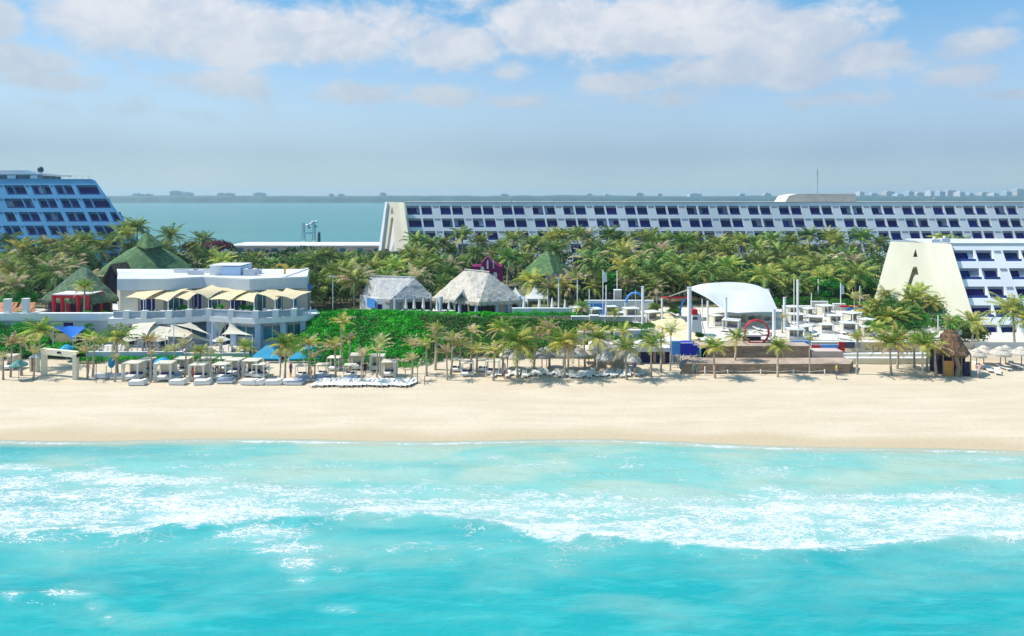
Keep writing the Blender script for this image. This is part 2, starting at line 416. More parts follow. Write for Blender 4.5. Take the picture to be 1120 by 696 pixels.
    L.new(mr(fm, 0, 1, .14, .8), b.inputs['Roughness'])
    h = mth('ADD', mth('ADD', mth('MULTIPLY', nz(1.2,(.5,1.4,1),6), .9), mth('MULTIPLY', nz(4,(.6,1.3,1),5), .45)), mth('MULTIPLY', fm, .25))
    bp = N.new('ShaderNodeBump'); bp.inputs['Strength'].default_value = .55; bp.inputs['Distance'].default_value = .16
    L.new(h, bp.inputs['Height']); L.new(bp.outputs[0], b.inputs['Normal'])
    return m
WM = water_material()
sx = [-108+.27*i for i in range(0, 801)]; sy = [14+.26*i for i in range(0, 170)]
sea = grid_obj('sea_water', sx, sy, sea_z, WM)
n = len(sea.data.vertices); fv = [0.]*n; pv = [0.]*n; ev = [0.]*n
for i, v in enumerate(sea.data.vertices):
    x, Y = v.co.x, v.co.y
    fv[i] = foam_at(x, Y)
    px = CX+F*x/Y; py = HY+HC*F/Y
    l = lerp_tab([(0,520),(200,540),(400,560),(560,570),(800,590),(1120,600)], px)
    p = .95*(1-sstep(l-35, l+45, py))
    p = max(p, .22*math.exp(-((py-600-10*math.sin(px*.01))/40)**2))
    left = 1-sstep(80,330,px)
    p *= 1-left*.85*math.exp(-((py-490)/12)**2)
    pv[i] = p*1.05; ev[i] = 1-sstep(.1,1.5,shore(x)-Y+.35*mnoise.noise(Vector((x*.3,1,1))))
for nm, arr in (('foam',fv),('pale',pv),('shallow',ev)):
    a_ = sea.data.attributes.new(nm,'FLOAT','POINT'); a_.data.foreach_set('value', arr)
mb = MB()
x0, x1 = sx[0], sx[-1]; y0, y1 = sy[0], sy[-1]
for (a,b,c,d) in ((-4000,x0,-2300,y1),(x1,4000,-2300,y1),(x0,x1,-2300,y0)):
    mb.add([(a,c,.02),(b,c,.02),(b,d,.02),(a,d,.02)],[(0,1,2,3)])
o = mb.build('open_sea_water', WM); o['kind'] = 'structure'
mb = MB(); mb.add([(-4300,222,.3),(4300,222,.3),(4300,3800,.3),(-4300,3800,.3)],[(0,1,2,3)])
o = mb.build('lagoon_water', water_material(True)); o['kind'] = 'structure'

# far shore: low wooded land and pale buildings across the lagoon
mb = MB(); fx = [-9000+150*i for i in range(121)]
def tree_h(x): return 24+4*mnoise.noise(Vector((x*.002,1,0)))+3*mnoise.noise(Vector((x*.013,1,0)))
for (yy, hh) in ((2500,0),(2530,.62),(2600,.85),(2800,1)):
    pass
xs_ = [-4200+22*i for i in range(383)]
prof = [(2480,.0),(2500,.75),(2560,.95),(2700,1.08),(3200,.9),(3600,.2)]
vs = []; fs = []
for j,(yy,k) in enumerate(prof):
    for i,x in enumerate(xs_):
        vs.append((x, yy+8*mnoise.noise(Vector((x*.01,j,0))), .2+k*(tree_h(x)+2.2*mnoise.noise(Vector((x*.05,j*3,2))))))
nx = len(xs_)
for j in range(len(prof)-1):
    for i in range(nx-1): fs.append((j*nx+i,j*nx+i+1,(j+1)*nx+i+1,(j+1)*nx+i))
mb.add(vs, fs)
o = mb.build('far_wooded_shore', mat('far_mangrove', (.04,.10,.085), .9, .3, .02, hue=(.03,.075,.075)))
tag(o, 'low wooded shore on the far side of the lagoon', 'woods', kind='stuff')
FARB = [(148,211.5,7),(160,212,5),(190,208.5,9),(203,210,7),(240,211,5),(249,211,8),(282,210.5,10),(361,211.8,3),(372,212,5),(418,210.5,5),(552,211.8,8),(645,211.5,6),(664,212,5),(700,210.8,8),(722,211.5,5),(761,211.3,13),(812,211.5,6),
 (840,211,7),(943,209.5,5),(957,211,7),(974,209,9),(985,212,7),(997,209,6),(1008,210.3,10),(1020,208.5,4),(1031,208.8,6),(1041,207.8,9),(1053,209.5,6),(1063,211,5),(1078,210,8),(1090,211,6),(1104,209,6),(1117,206.5,9)]
fb = []
for i,(px,py,w) in enumerate(FARB):
    Y = 2620+60*(i%3); x = X(px,Y); hw = w*Y/F/2; zt = Z(py,Y)
    t = thing('distant_building', '', 'building', (x,Y,0), 'distant buildings across the lagoon')
    mb = MB(); mb.box(x-hw,x+hw,Y,Y+40,1,zt-3); mb.build('wall', mat('far_wall_%d'%(i%3), ((.62,.62,.60),(.40,.50,.58),(.55,.50,.48))[i%3], .8, .1, .05), t)
    mb = MB(); mb.box(x-hw*.55,x+hw*.35,Y+5,Y+30,zt-3,zt); mb.build('roof', mat('far_roof', (.5,.55,.6), .8, .1, .05), t)
    side = 'left of the long hotel' if px < 420 else ('above the long hotel roof' if px < 930 else 'right of the rooftop block')
    c = ('pale','bluish','beige')[i%3]
    fb.append((px, t, f'distant {c} {"wide" if w >= 7 else "narrow"} block on the horizon {side}'))
relabel(fb, '')
# ---------------------------------------------------------------- hotels
def poly_slab(name, outer, holes, p0, n, th, m, parent):
    """solid slab with openings; corners given as picture positions on the slab's own plane"""
    n = Vector(n).normalized(); p0 = Vector(p0); C = Vector((0,0,HC))
    def hit(px, py):
        d = Vector(((px-CX)/F, 1, -(py-HY)/F)); t = (p0-C).dot(n)/d.dot(n); return C+d*t
    e1 = Vector((-n.y, n.x, 0)).normalized(); e2 = n.cross(e1).normalized()
    if e2.z < 0: e2 = -e2
    e1 = e2.cross(n)
    cu = bpy.data.curves.new(name, 'CURVE'); cu.dimensions = '2D'; cu.fill_mode = 'BOTH'; cu.extrude = th/2
    for loop in [outer]+holes:
        sp = cu.splines.new('POLY'); sp.points.add(len(loop)-1); sp.use_cyclic_u = True
        for k,(px,py) in enumerate(loop):
            q = hit(px,py)-p0; sp.points[k].co = (q.dot(e1), q.dot(e2), 0, 1)
    tmp = bpy.data.objects.new('tmp', cu)
    me = bpy.data.meshes.new_from_object(tmp); bpy.data.objects.remove(tmp); me.name = name
    mw = Matrix((( e1.x,e2.x,n.x,p0.x-n.x*th/2),(e1.y,e2.y,n.y,p0.y-n.y*th/2),(e1.z,e2.z,n.z,p0.z-n.z*th/2),(0,0,0,1)))
    me.transform(mw); off = OFF.get(parent.name,(0,0,0)); me.transform(Matrix.Translation(-Vector(off)))
    me.materials.clear(); me.materials.append(M[m])
    o = bpy.data.objects.new(name, me); COL.objects.link(o); o.parent = parent; OFF[o.name] = off
    return o

def hotel_front(root, Y0, z0, b, s, rows, uL, uR, wm, gm, nmax=100, lint=.5, bottom=None, deep=.8, vents=True):
    """a leaning balcony front. rows: (h0, h1, [(xa, xb), ...]) with x measured at h0; s: sideways drift per metre down"""
    def pc(mb, xa, xb, h0, h1, d0, d1, mi=0, href=None):
        hr = h0 if href is None else href
        fa = xa if callable(xa) else (lambda h: xa+s*(h-hr)); fb_ = xb if callable(xb) else (lambda h: xb+s*(h-hr))
        c = []
        for h in (h1, h0):
            for (f_, d) in ((fa,d0),(fb_,d0),(fb_,d1),(fa,d1)):
                c.append((f_(h), Y0-b*h+d, z0-h))
        mb.hexa(c, mi)
    wall = MB(); prev = 0.
    wins = []
    for (h0,h1,ws) in rows:
        pc(wall, uL, uR, prev, h0, 0, deep)
        cur = uL
        for (xa,xb) in ws:
            pc(wall, cur, xa, h0, h1, 0, deep, href=h0)
            pc(wall, xa, xb, h0, h0+lint, .28, deep, 1, href=h0)
            wins.append((xa,xb,h0,h1))
            cur = (lambda h, xb=xb, h0=h0: xb+s*(h-h0))
        pc(wall, cur, uR, h0, h1, 0, deep, href=h0)
        if vents:
            for (w1, w2) in zip(ws, ws[1:]):
                if w2[0]-w1[1] > 1: pc(wall, w1[1]+.3, w2[0]-.3, h0+.02, h0+.4, -.03, .02, 1, href=h0)
        prev = h1
    if bottom: pc(wall, uL, uR, prev, bottom, 0, deep)
    wall.build('wall', [wm, 'lintel_'+wm] if 'lintel_'+wm in M else [wm,'greywall'], root)
    def win(xa,xb,h0,h1,mb,mb2):
        pc(mb, xa, xb, h0+lint, h1, deep-.14, deep-.04, 0, href=h0)
        mid = (xa+xb)/2
        pc(mb, mid-.035, mid+.035, h0+lint, h1, deep-.24, deep-.15, 2, href=h0)
        pc(mb2, xa, xb, h1-.40, h1-.06, .05, .09, 0, href=h0)
        pc(mb2, xa, xb, h1-.06, h1-.001, .03, .12, 1, href=h0)
    rest = MB(); rest2 = MB()
    for i,(xa,xb,h0,h1) in enumerate(wins):
        if i < nmax:
            mb = MB(); mb2 = MB(); win(xa,xb,h0,h1,mb,mb2); o = mb.build('window', [gm,wm,'balus'], root)
            if (i*7919)%10 < 3:
                m3 = MB(); wv = (xb-xa)*(.25+.1*((i*31)%3)); x_ = xa if i%2 else xb-wv; pc(m3, x_, x_+wv, h0+lint, h1, deep-.35, deep-.28, 0, href=h0); m3.build('curtain', mat('room_curtain',(.30,.33,.46),.9,.2,1,objvar=.4), o)
            mb2.build('balustrade', ['balus',wm], o)
        else: win(xa,xb,h0,h1,rest,rest2)
    if rest.v:
        o = rest.build('window', [gm,wm,'balus'], root); o['kind'] = 'stuff'; o = rest2.build('balustrade', ['balus',wm], o); o['kind'] = 'stuff'
M['lintel_hotelwhite'] = mat('lintel_grey', (.30,.33,.40), .8, .1, .5)
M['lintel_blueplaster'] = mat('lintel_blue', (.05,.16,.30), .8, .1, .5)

# --- long white hotel (middle)
Yh = 162.; zh = Z(221.7,162)
r = thing('hotel_building', 'long white hotel behind the palms with rows of dark blue windows and cream end wall', 'hotel', (30,Yh,4))
bl, sk = .227, .183
rows = []
for k in range(5):
    h0 = .80+2.95*k; h1 = h0+2.15
    Yk = Yh-bl*h0
    shift = 0
    first = [(443.6+2.1*k, 458.2+2.1*k), (460.2+2.1*k, 471.6+2.1*k)]
    ws = [(X(a,Yk), X(c,Yk)) for a,c in first]
    xs0 = X(480.9, Yh)+sk*2.95*k
    # the bays step sideways with the leaning front
    for i in range(22):
        a = X(480.9,Yh)+sk*(h0-.8)+i*7.30
        ws += [(a, a+2.42), (a+2.84, a+5.26)]
    rows.append((h0,h1,ws))
uL = lambda h: X(441.5,Yh)+ (.183)*h; uR = lambda h: X(480.9,Yh)+sk*h+22*7.30
hotel_front(r, Yh, zh, bl, sk, rows, uL, uR, 'hotelwhite', 'glass', bottom=16.5)
mb = MB()   # body behind the balconies, section narrowing upward
xl, xr = X(441.5,Yh)+.6, uR(0)-.5
mb.hexa([(xl,Yh-bl*15+1.2,3.5),(xr,Yh-bl*15+1.2,3.5),(xr,Yh+17,3.5),(xl,Yh+17,3.5),(xl,Yh+1.2,zh-.1),(xr,Yh+1.2,zh-.1),(xr,Yh+12,zh-.1),(xl,Yh+12,zh-.1)])
mb.build('rear_wall', 'hotelwhite', r)
mb = MB(); mb.box(xl-1,xr+.5,Yh-.12,Yh+12.3,zh+.002,zh+.16); mb.build('roof', 'paving', r)
pl = (X(441,161.6),161.6,Z(221.7,161.6)); nn = (-.5,-.866,.197)
poly_slab('end_wall', [(422.6,221),(441.2,221.5),(452.0,292),(413.6,292)], [[(428.8,226),(426.8,234),(431.2,234)],[(428.9,237),(427.6,240),(421.0,287),(430.6,287),(431.3,262),(430.2,240)]], pl, nn, .9, 'midcream', r)
poly_slab('end_pilaster', [(436.4,221.5),(441.3,221.7),(452.0,292),(445.6,292)], [], (pl[0]-.25,pl[1]-.35,pl[2]), nn, .5, 'cream', r)  # lighter plaster: the crease panel's brighter shading is put into the colour
poly_slab('end_pilaster', [(421.2,221),(423.2,221),(414.6,292),(411.4,292)], [], (pl[0]-.25,pl[1]-.45,pl[2]), nn, .7, 'hotelwhite', r)
mb = MB(); mb.hexa([(xl-5.5,Yh+3.6,3.5),(xl,Yh+2.0,3.5),(xl,Yh+17,3.5),(xl-5,Yh+17,3.5),(xl-3.2,Yh+4.4,zh-.4),(xl,Yh+2.2,zh-.4),(xl,Yh+12,zh-.4),(xl-3,Yh+12,zh-.4)]); mb.build('stair_core', 'hotelwhite', r)
# rooftop block and mast
mb = MB(); a = X(859,166); c = X(936,166); zb = zh+.165; zt = Z(212.2,166)
mb.box(a+3,c,166,173,zb,zt); mb.hexa([(a,166,zb),(a+3,166,zb),(a+3,173,zb),(a,173,zb),(a+.9,166,zt-.5),(a+3,166,zt),(a+3,173,zt),(a+.9,173,zt-.5)])
mb.build('rooftop_block', 'paving', r)
t = thing('radio_mast', 'thin dark mast standing on the long hotel roof block', 'mast', (X(894,167),167,zt))
mb = MB(); mb.bar((X(894,167),167,zt),(X(894,167),167,Z(185,167)),.09,5); mb.build('pole','steel',t)
mb = MB(); mb.bar((X(894,167)-.35,167,Z(190,167)),(X(894,167)+.35,167,Z(190,167)),.05,5); mb.build('crossbar','steel',t)
for (px,lab) in ((559,'short dark vent pipe on the long hotel roof left of centre'),(1022,'small pale vent on the long hotel roof, right of the rooftop block')):
    t = thing('roof_vent', lab, 'vent', (X(px,164),164,zh+.16)); mb = MB(); mb.lathe([(.16,0),(.16,.7),(.34,.72),(.3,.95),(0,1.05)],(X(px,164),164,zh+.16),10); mb.build('pipe','steel',t)

# --- cream pyramid hotel (right)
Yr, zr, br = 97.5, Z(267.5,97.5), .5; q_ = 97.5/112
r = thing('hotel_building', 'cream and white stepped hotel at the right edge with a large letter A wall', 'hotel', (80,Yr,3.5))
rows = []
for k in range(5):
    h0 = (.93+2.78*k)*q_; h1 = h0+1.78*q_
    ws = [(72.15*q_,75.4*q_),(75.75*q_,78.4*q_)]
    for i in range(3):
        a = (80.2+i*7.45)*q_; ws += [(a,a+2.65*q_),(a+3.0*q_,a+5.65*q_)]
    rows.append((h0,h1,ws))
hotel_front(r, Yr, zr, br, 0, rows, lambda h:62.0, lambda h:88.4, 'hotelwhite', 'glass', bottom=13.6, lint=.37)
mb = MB(); mb.hexa([(62.2,Yr-6.3+1.25,.8),(88.2,Yr-6.3+1.25,.8),(88.2,Yr+16,.8),(64.5,Yr+16,.8),(62.2,Yr+1.2,zr-.05),(88.2,Yr+1.2,zr-.05),(88.2,Yr+10,zr-.05),(63.5,Yr+10,zr-.05)])
mb.build('rear_wall','hotelwhite',r)
mb = MB(); mb.prism([(60.3,Yr+1.2),(62.2,Yr-.1),(88.5,Yr-.1),(88.5,Yr+10.4),(62.2,Yr+10.4)],zr+.002,zr+.2); mb.build('roof','greyroof',r)
pl = (X(1040,97.2),97.2,Z(267,97.2)); nn = (-.45,-.85,.425)
poly_slab('end_wall', [(974,264.2),(1039.8,267),(1073.5,376),(942.5,376)], [[(1001.4,272.5),(998.5,281.2),(1004,281.2)],[(998.6,292.4),(1002.6,291.6),(1005.4,300.8),(1001.2,300.6),(999.2,303.5),(988.5,340),(983.6,340)]], pl, nn, 1.3, 'cream', r)
poly_slab('end_lining', [(977,267),(1036,269),(1066,374),(952,374)], [], (pl[0]+.5,pl[1]+1.6,pl[2]), nn, .3, 'cream', r)
poly_slab('end_pilaster', [(1016.2,266),(1040.2,267.1),(1074,376),(1047,376)], [], (pl[0]-.12,pl[1]-.22,pl[2]), nn, .3, 'cream', r)
for i,px in enumerate((1022,1033)):
    t = thing('roof_box', ('small grey service box on the cream hotel roof nearest the letter A','small grey service box on the cream hotel roof nearer the windows')[i], 'service box', (X(px,99),99,zr+.2))
    mb = MB(); mb.box(X(px,99)-.6,X(px,99)+.6,98.6,99.5,zr+.202,zr+.65+.15*i); mb.build('casing','greyroof',t)
    mb = MB(); mb.lathe([(.2,0),(.2,.3),(.0,.35)],(X(px,99),99,zr+.65+.15*i),8); mb.build('cap','white',t)

# --- blue hotel (left)
Yb, zb0, bb, sb = 150., Z(197,150), .2, .585
r = thing('hotel_building', 'leaning hotel at the left edge, shade put into its blue colour, with slanted windows', 'hotel', (-100,Yb,4))
C1 = lambda l: [(a/5.6,c/5.6) for a,c in l]
RW = [[(22,70),(72,145),(185,240),(243,298),(328,380),(380+3,435),(462,590)],
      [(22,130),(135,190),(225,277),(280,332),(362,415),(418,470),(500,550),(555,655)],
      [(22,80),(110,170),(173,228),(260,315),(318,370),(397,452),(455,510),(535,590),(594,643),(670,725)],
      [(15,60),(63,118),(150,205),(208,265),(290,347),(350,405),(435,489),(492,545),(572,625),(628,685),(715,790)],
      [(100,150),(153,200),(235,288),(291,340),(370,425),(428,480),(510,563),(566,620),(650,703),(706,760),(790,860)],
      [(45,98),(101,155),(185,240),(243,298),(325,380),(383,437),(465,520),(523,575),(605,660),(663,715),(745,800),(803,860)]]
rows = []
per = 143/5.6
for k,row in enumerate(RW):
    h0 = 1.15+2.94*k; h1 = h0+2.15; Yk = Yb-bb*h0
    ws = [(X(a,Yk),X(c,Yk)) for a,c in C1(row)]
    f0 = row[0][0]/5.6
    extra = []
    for i in range(1,5):
        q = (row[2 if k not in (2,) else 1][0]/5.6)-per*(i+ (0 if row[0][0] > 90 else 1))
        if q+20 < f0-2: extra = [(X(q,Yk),X(q+9.5,Yk)),(X(q+10.2,Yk),X(q+20,Yk))]+extra
    rows.append((h0,h1,extra+ws))
xe = X(101.5,150)
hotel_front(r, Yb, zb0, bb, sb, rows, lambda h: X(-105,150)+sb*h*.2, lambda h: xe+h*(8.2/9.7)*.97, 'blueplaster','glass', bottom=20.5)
xl = X(-105,150)+1
mb = MB(); zz = zb0-20.5
mb.hexa([(xl,Yb-4.1+1.2,zz),(xe+16,Yb-4.1+1.2,zz),(xe+4,Yb+18,zz),(xl,Yb+18,zz),(xl,Yb+1.2,zb0-.05),(xe-.4,Yb+1.2,zb0-.05),(xe-10.5,Yb+14,zb0-.05),(xl,Yb+14,zb0-.05)])
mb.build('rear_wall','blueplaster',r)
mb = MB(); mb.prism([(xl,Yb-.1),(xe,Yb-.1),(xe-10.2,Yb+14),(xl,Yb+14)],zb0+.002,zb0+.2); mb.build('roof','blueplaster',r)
mb = MB(); a,c = X(-40,154),X(46,154)
mb.box(a,c-1,154,162,zb0+.21,Z(192.3,154)); mb.build('penthouse_wall','glass2',r)
for q in ((8,17),(33,41)):
    mb = MB(); mb.box(X(q[0],153.8),X(q[1],153.8),153.8,153.98,zb0+.4,zb0+1.2); mb.build('penthouse_window','white',r)
mb = MB(); zc = Z(191.8,154)
mb.box(a-1,X(51,154),153.2,163,zc,zc+.15)
mb.add([(a-1,153.4,zc+.15),(c,153.4,zc+.15),(c,163,zc+.15),(a-1,163,zc+.15),(X(17,154),158,Z(186.3,158)),(a+6,158,Z(186.3,158))],[(0,1,4,5),(1,2,4),(2,3,5,4),(3,0,5)])
mb.build('penthouse_roof','glass2',r)
t = thing('water_tank','dark round tank on a thin post on the blue hotel roof','water tank',(X(44,152.5),152.5,zb0+.2))
x = X(44.3,152.5); mb = MB(); mb.lathe([(0,0),(.4,.05),(.6,.3),(.64,.6),(.5,1.0),(.2,1.25),(0,1.3)],(x,152.5,Z(188.6,152.5)),16); mb.build('tank','darksteel',t,smooth=True)
mb = MB(); mb.bar((x+.25,152.5,zb0+.2),(x+.25,152.5,Z(188,152.5)),.1,6); mb.bar((x-.35,152.7,zb0+.2),(x-.1,152.5,Z(188.2,152.5)),.07,6); mb.build('post','steel',t)
t = thing('roof_railing','thin railing along the front of the blue hotel roof','railing',(X(60,150),150,zb0+.2))
mb = MB(); 
for px in range(48,98,7): mb.bar((X(px,150.3),150.3,zb0+.2),(X(px,150.3),150.3,zb0+1),.03,5)
mb.bar((X(47,150.3),150.3,zb0+1),(X(97,150.3),150.3,zb0+1),.035,5); mb.build('rail','steel',t)

# --- long low white building by the lagoon
r = thing('low_building','long low building with white roof beside the lagoon, behind the palms','building',(X(350,200),200,3))
mb = MB(); x0,x1 = X(248,200),X(425,200); mb.box(x0+.5,x1-.5,200.4,214,2.,Z(269.8,200)); mb.build('wall', mat('pink_plaster',(.66,.50,.46),.8,.12,.2), r)
mb = MB(); mb.hexa([(x0,200,Z(269.8,200)),(x1,200,Z(269.8,200)),(x1,215,Z(269.8,200)),(x0,215,Z(269.8,200)),(x0,200,Z(268.6,200)),(x1,200,Z(268.6,200)),(x1,215,Z(268.6,200)),(x0,215,Z(268.6,200))]); mb.build('roof','white',r)
for i in range(9):
    mb = MB(); x = x0+3+i*5; mb.box(x,x+1.8,200.3,200.39,3.4,5.); mb.build('window','glass2',r)
# --- frame towers on the lagoon shore
t = thing('cable_tower','pair of grey lattice masts with a crossbar on the lagoon shore','tower',(X(337,285),285,0))
for px,ptop in ((332,243.5),(343.5,242)):
    mb = MB(); x = X(px,285); zt = Z(ptop,285)
    for dx,dy in ((-.5,0),(.5,0),(0,.8)): mb.bar((x+dx*1.8,285+dy,.2),(x+dx*.5,285+dy*.5,zt),.12,5)
    z_ = 1.
    while z_ < zt-1: mb.bar((x-.7,285,z_),(x+.5,285,z_+1.2),.07,4); z_ += 1.3
    mb.build('mast','steel',t)
mb = MB(); mb.box(X(333,285),X(343,285),284.7,285.3,Z(256,285),Z(254,285)); mb.build('platform','white',t)
for px,py in ((336.5,247.5),(340,246),(342,244),(346,243.6),(345.5,249),(338,250)):
    mb = MB(); mb.lathe([(0,0),(.6,.1),(.7,.5),(.4,.8),(0,.85)],(X(px,285),285,Z(py,285)),8); mb.build('pulley','steel' if py > 246 else 'white',t)
mb = MB(); mb.box(X(329,285),X(334,285),284,287,.2,1.6); mb.box(X(341,285),X(346,285),284,287,.2,1.6); mb.build('base','white',t)
t = thing('mooring_post','dark slim post right of the lattice masts on the lagoon shore','post',(X(349,285),285,0))
mb = MB(); mb.tube([(X(349,285),285,.1),(X(349,285),285,5)],[.7,.55],8); mb.build('post_body','darksteel',t)
mb = MB(); mb.lathe([(.7,0),(.5,.5),(0,.7)],(X(349,285),285,5),8); mb.build('cap','steel',t)

# ---------------------------------------------------------------- seafront restaurant
def off_poly(pts, d): return [(x, y+d) for x,y in pts]
def pxp(l): return [(X(px,Y),Y) for px,Y in l]
FR = [(128,87),(181,87),(222,89.5),(273,87),(335,89.5)]
r = thing('restaurant_building','two-storey white restaurant with flat roof and tan sail shades above its upper terrace','building',(X(230,90),88,.9))
front = pxp(FR); back = [(X(338,100),100),(X(128,100),100)]
mb = MB(); mb.prism([(x,y+.7) for x,y in front]+back, 4.7, 8.12); warmbeige = mat('warm_wall',(.60,.55,.45),.75,.06,.4); mb.build('upper_wall',warmbeige,r)
mb = MB(); mb.prism(front+[(x,y+.3) for x,y in back], 8.122, 9.45); mb.build('parapet','greywall',r)
mb = MB(); mb.prism([(x,y+.35) for x,y in front]+[(x,y-.05) for x,y in back], 9.452, 9.5); mb.build('roof','greyroof',r)
mb = MB()
for (a,b_) in zip(front,front[1:]): mb.prism([a,b_,(b_[0],b_[1]+.3),(a[0],a[1]+.3)],9.451,9.62)
mb.prism([(back[0][0]-.3,front[-1][1]),(back[0][0],front[-1][1]),back[0],(back[0][0]-.3,back[0][1])],9.455,9.64)
mb.build('coping','white',r)
def on_front(px, d=0.):
    k = (px-CX)/F
    for (a,ya),(b_,yb) in zip(FR,FR[1:]):
        if a <= px <= b_:
            x0,y0,x1,y1 = X(a,ya),ya+.7,X(b_,yb),yb+.7; t = (k*y0-x0)/((x1-x0)-k*(y1-y0)); return (x0+t*(x1-x0), y0+t*(y1-y0)-d)
    return (X(px,FR[-1][1]+.7-d), FR[-1][1]+.7-d)
for (a,b_,g) in ((154,173,'glass'),(184,203,'glass2'),(208,221.5,'glass'),(226,245,'glass2'),(249.5,272,'glass'),(275,294,'glass2'),(298.5,313.5,'glass2'),(316.5,330,'glass2')):
    mb = MB(); A = on_front(a,.08); B = on_front(b_,.08)
    mb.prism([A,B,(B[0],B[1]+.03),(A[0],A[1]+.03)],5.15,7.95,0); o = mb.build('window',g,r); mb = MB()
    for t_ in (0,.33,.66,1):
        q = (A[0]+(B[0]-A[0])*t_, A[1]+(B[1]-A[1])*t_-.05); mb.box(q[0]-.04,q[0]+.04,q[1]-.04,q[1]+.04,5.15,7.95)
    mb.build('frame','white',o)
for px in (148,176,206,223.5,247,275,296.5,315,331.5):
    mb = MB(); A = on_front(px,.3); mb.box(A[0]-.55,A[0]+.55,A[1]-.1,A[1]+.28,5.12,8.12); mb.build('pillar',warmbeige,r)
TF = [(118,83.8),(183,83.8),(223,85.6),(279,83.6),(335,85.8)]
tf = pxp(TF)
mb = MB(); mb.prism(tf+[(X(350,88),88),(X(345,91),91)]+[(x,y+.68) for x,y in front[::-1]], 4.45, 5.1); mb.build('terrace_slab','white',r)
mb = MB(); mb.prism([(x,y+1.2) for x,y in tf]+[(X(335,100),100),(X(118,100),100)], .6, 4.448); mb.build('lower_wall','greywall',r)
def on_terr(px, d=.15):
    for (a,ya),(b_,yb) in zip(TF,TF[1:]):
        if a <= px <= b_:
            k = (px-CX)/F; x0,y0,x1,y1 = X(a,ya),ya,X(b_,yb),yb; t = (k*y0-x0)/((x1-x0)-k*(y1-y0)); return (x0+t*(x1-x0), y0+t*(y1-y0)+d)
    return (X(px,TF[-1][1]+d), TF[-1][1]+d)
MP = [137.5,157,184,206,228,252,279,301,321]
for px in MP:
    A = on_terr(px,.3); mb = MB(); mb.box(A[0]-.36,A[0]+.36,A[1]-.3,A[1]+.3,5.102,6.05); mb.build('pedestal','white',r)
for a,b_ in zip([120]+MP, MP+[334]):
    A = on_terr(a+3,.2); B = on_terr(b_-3,.2); mb = MB()
    mb.prism([A,B,(B[0],B[1]+.03),(A[0],A[1]+.03)],5.14,5.9); o = mb.build('railing',mat('terrace_glass',(.34,.42,.50),.25,.1,1),r); mb = MB()
    mb.prism([(A[0],A[1]-.04),(B[0],B[1]-.04),(B[0],B[1]+.07),(A[0],A[1]+.07)],5.902,5.98)
    mb.build('handrail','white',o)
for (a,b_,z0_,z1_,g) in ((135,150,1.7,3.9,'shadow'),(153,166,1.7,3.9,'shadow'),(170,181,1.7,3.9,'glass2'),(187,222,2.3,4.2,'glass2'),(235,250,1.6,3.9,'shadow'),(255,276,2.6,3.8,'glass2'),(284,305,2.3,3.9,'glass2'),(311,326,2.0,3.9,'glass2')):  # near-black panels are dark openings, with their shade put into the colour
    A = on_terr(a,1.1); B = on_terr(b_,1.1); mb = MB()
    mb.prism([A,B,(B[0],B[1]+.03),(A[0],A[1]+.03)],z0_,z1_,0); o = mb.build('window',g,r); mb = MB()
    for t_ in (0,.5,1):
        q = (A[0]+(B[0]-A[0])*t_, A[1]+(B[1]-A[1])*t_-.03); mb.box(q[0]-.04,q[0]+.04,q[1]-.03,q[1]+.03,z0_,z1_)
    mb.build('frame','white',o)
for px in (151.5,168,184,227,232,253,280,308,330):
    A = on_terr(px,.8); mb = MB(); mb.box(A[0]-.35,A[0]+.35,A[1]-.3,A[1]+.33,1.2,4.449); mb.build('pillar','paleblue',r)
# rooftop things
x = X(250,93); t = thing('rooftop_cabin','two-tone white cabin block on the restaurant roof','cabin',(x,93,9.5))
mb = MB(); mb.box(X(233,93),X(246.8,93),92,95.5,9.503,Z(290,93)); mb.build('wall','white',t); mb = MB(); mb.box(X(247,93),X(267.5,93),91.6,95.5,9.503,Z(290.6,93)); mb.build('annex','paleblue',t)
mb = MB(); mb.box(X(232.6,93),X(268,93),91.5,95.6,Z(289.9,93),Z(289.4,93)); mb.build('roof','greyroof',t)
for (px,Y,w,h,lab) in ((214,93,.9,.55,'grey air unit on the restaurant roof left of the cabin block'),(274,92,.8,.8,'squat air unit right beside the cabin block on the restaurant roof'),(281,94,.5,.5,'small air unit on the restaurant roof, further right of the cabin block')):
    x = X(px,Y); t = thing('air_conditioner',lab,'air conditioner',(x,Y,9.5))
    mb = MB(); mb.box(x-w,x+w,Y-.5,Y+.5,9.56,9.56+h); mb.build('casing','greyroof',t)
    mb = MB(); mb.lathe([(.32,0),(.32,.06),(0,.07)],(x,Y,9.56+h),12); mb.build('fan','darksteel',t)
    mb = MB(); mb.box(x-w+.1,x+w-.1,Y-.4,Y+.4,9.503,9.558); mb.build('feet','steel',t)
t = thing('low_screen_wall','low white screen wall across the restaurant roof, left of the cabin','wall',(X(210,95),95,9.5))
mb = MB(); mb.box(X(190,95),X(231,95),95,95.25,9.503,Z(295,95)); mb.build('panel','white',t); mb = MB(); mb.box(X(189.6,95),X(231.4,95),94.96,95.3,Z(295,95)+.002,Z(294.3,95)); mb.build('coping','greyroof',t)
x = X(309,93.5); t = thing('yellow_hoist','bright yellow angled steel frame standing on the restaurant roof','hoist',(x,93.5,9.5))
mb = MB(); mb.box(x+.2,x+.42,93.4,93.62,9.503,Z(290.3,93.5)); mb.build('upright','yellow',t)
mb = MB(); mb.box(X(302,93.5),x+.42,93.4,93.62,Z(290.3,93.5)+.002,Z(289.2,93.5)); mb.box(X(302,93.5),X(302,93.5)+.15,93.4,93.6,Z(291.8,93.5),Z(290.3,93.5)); mb.build('arm','yellow',t)

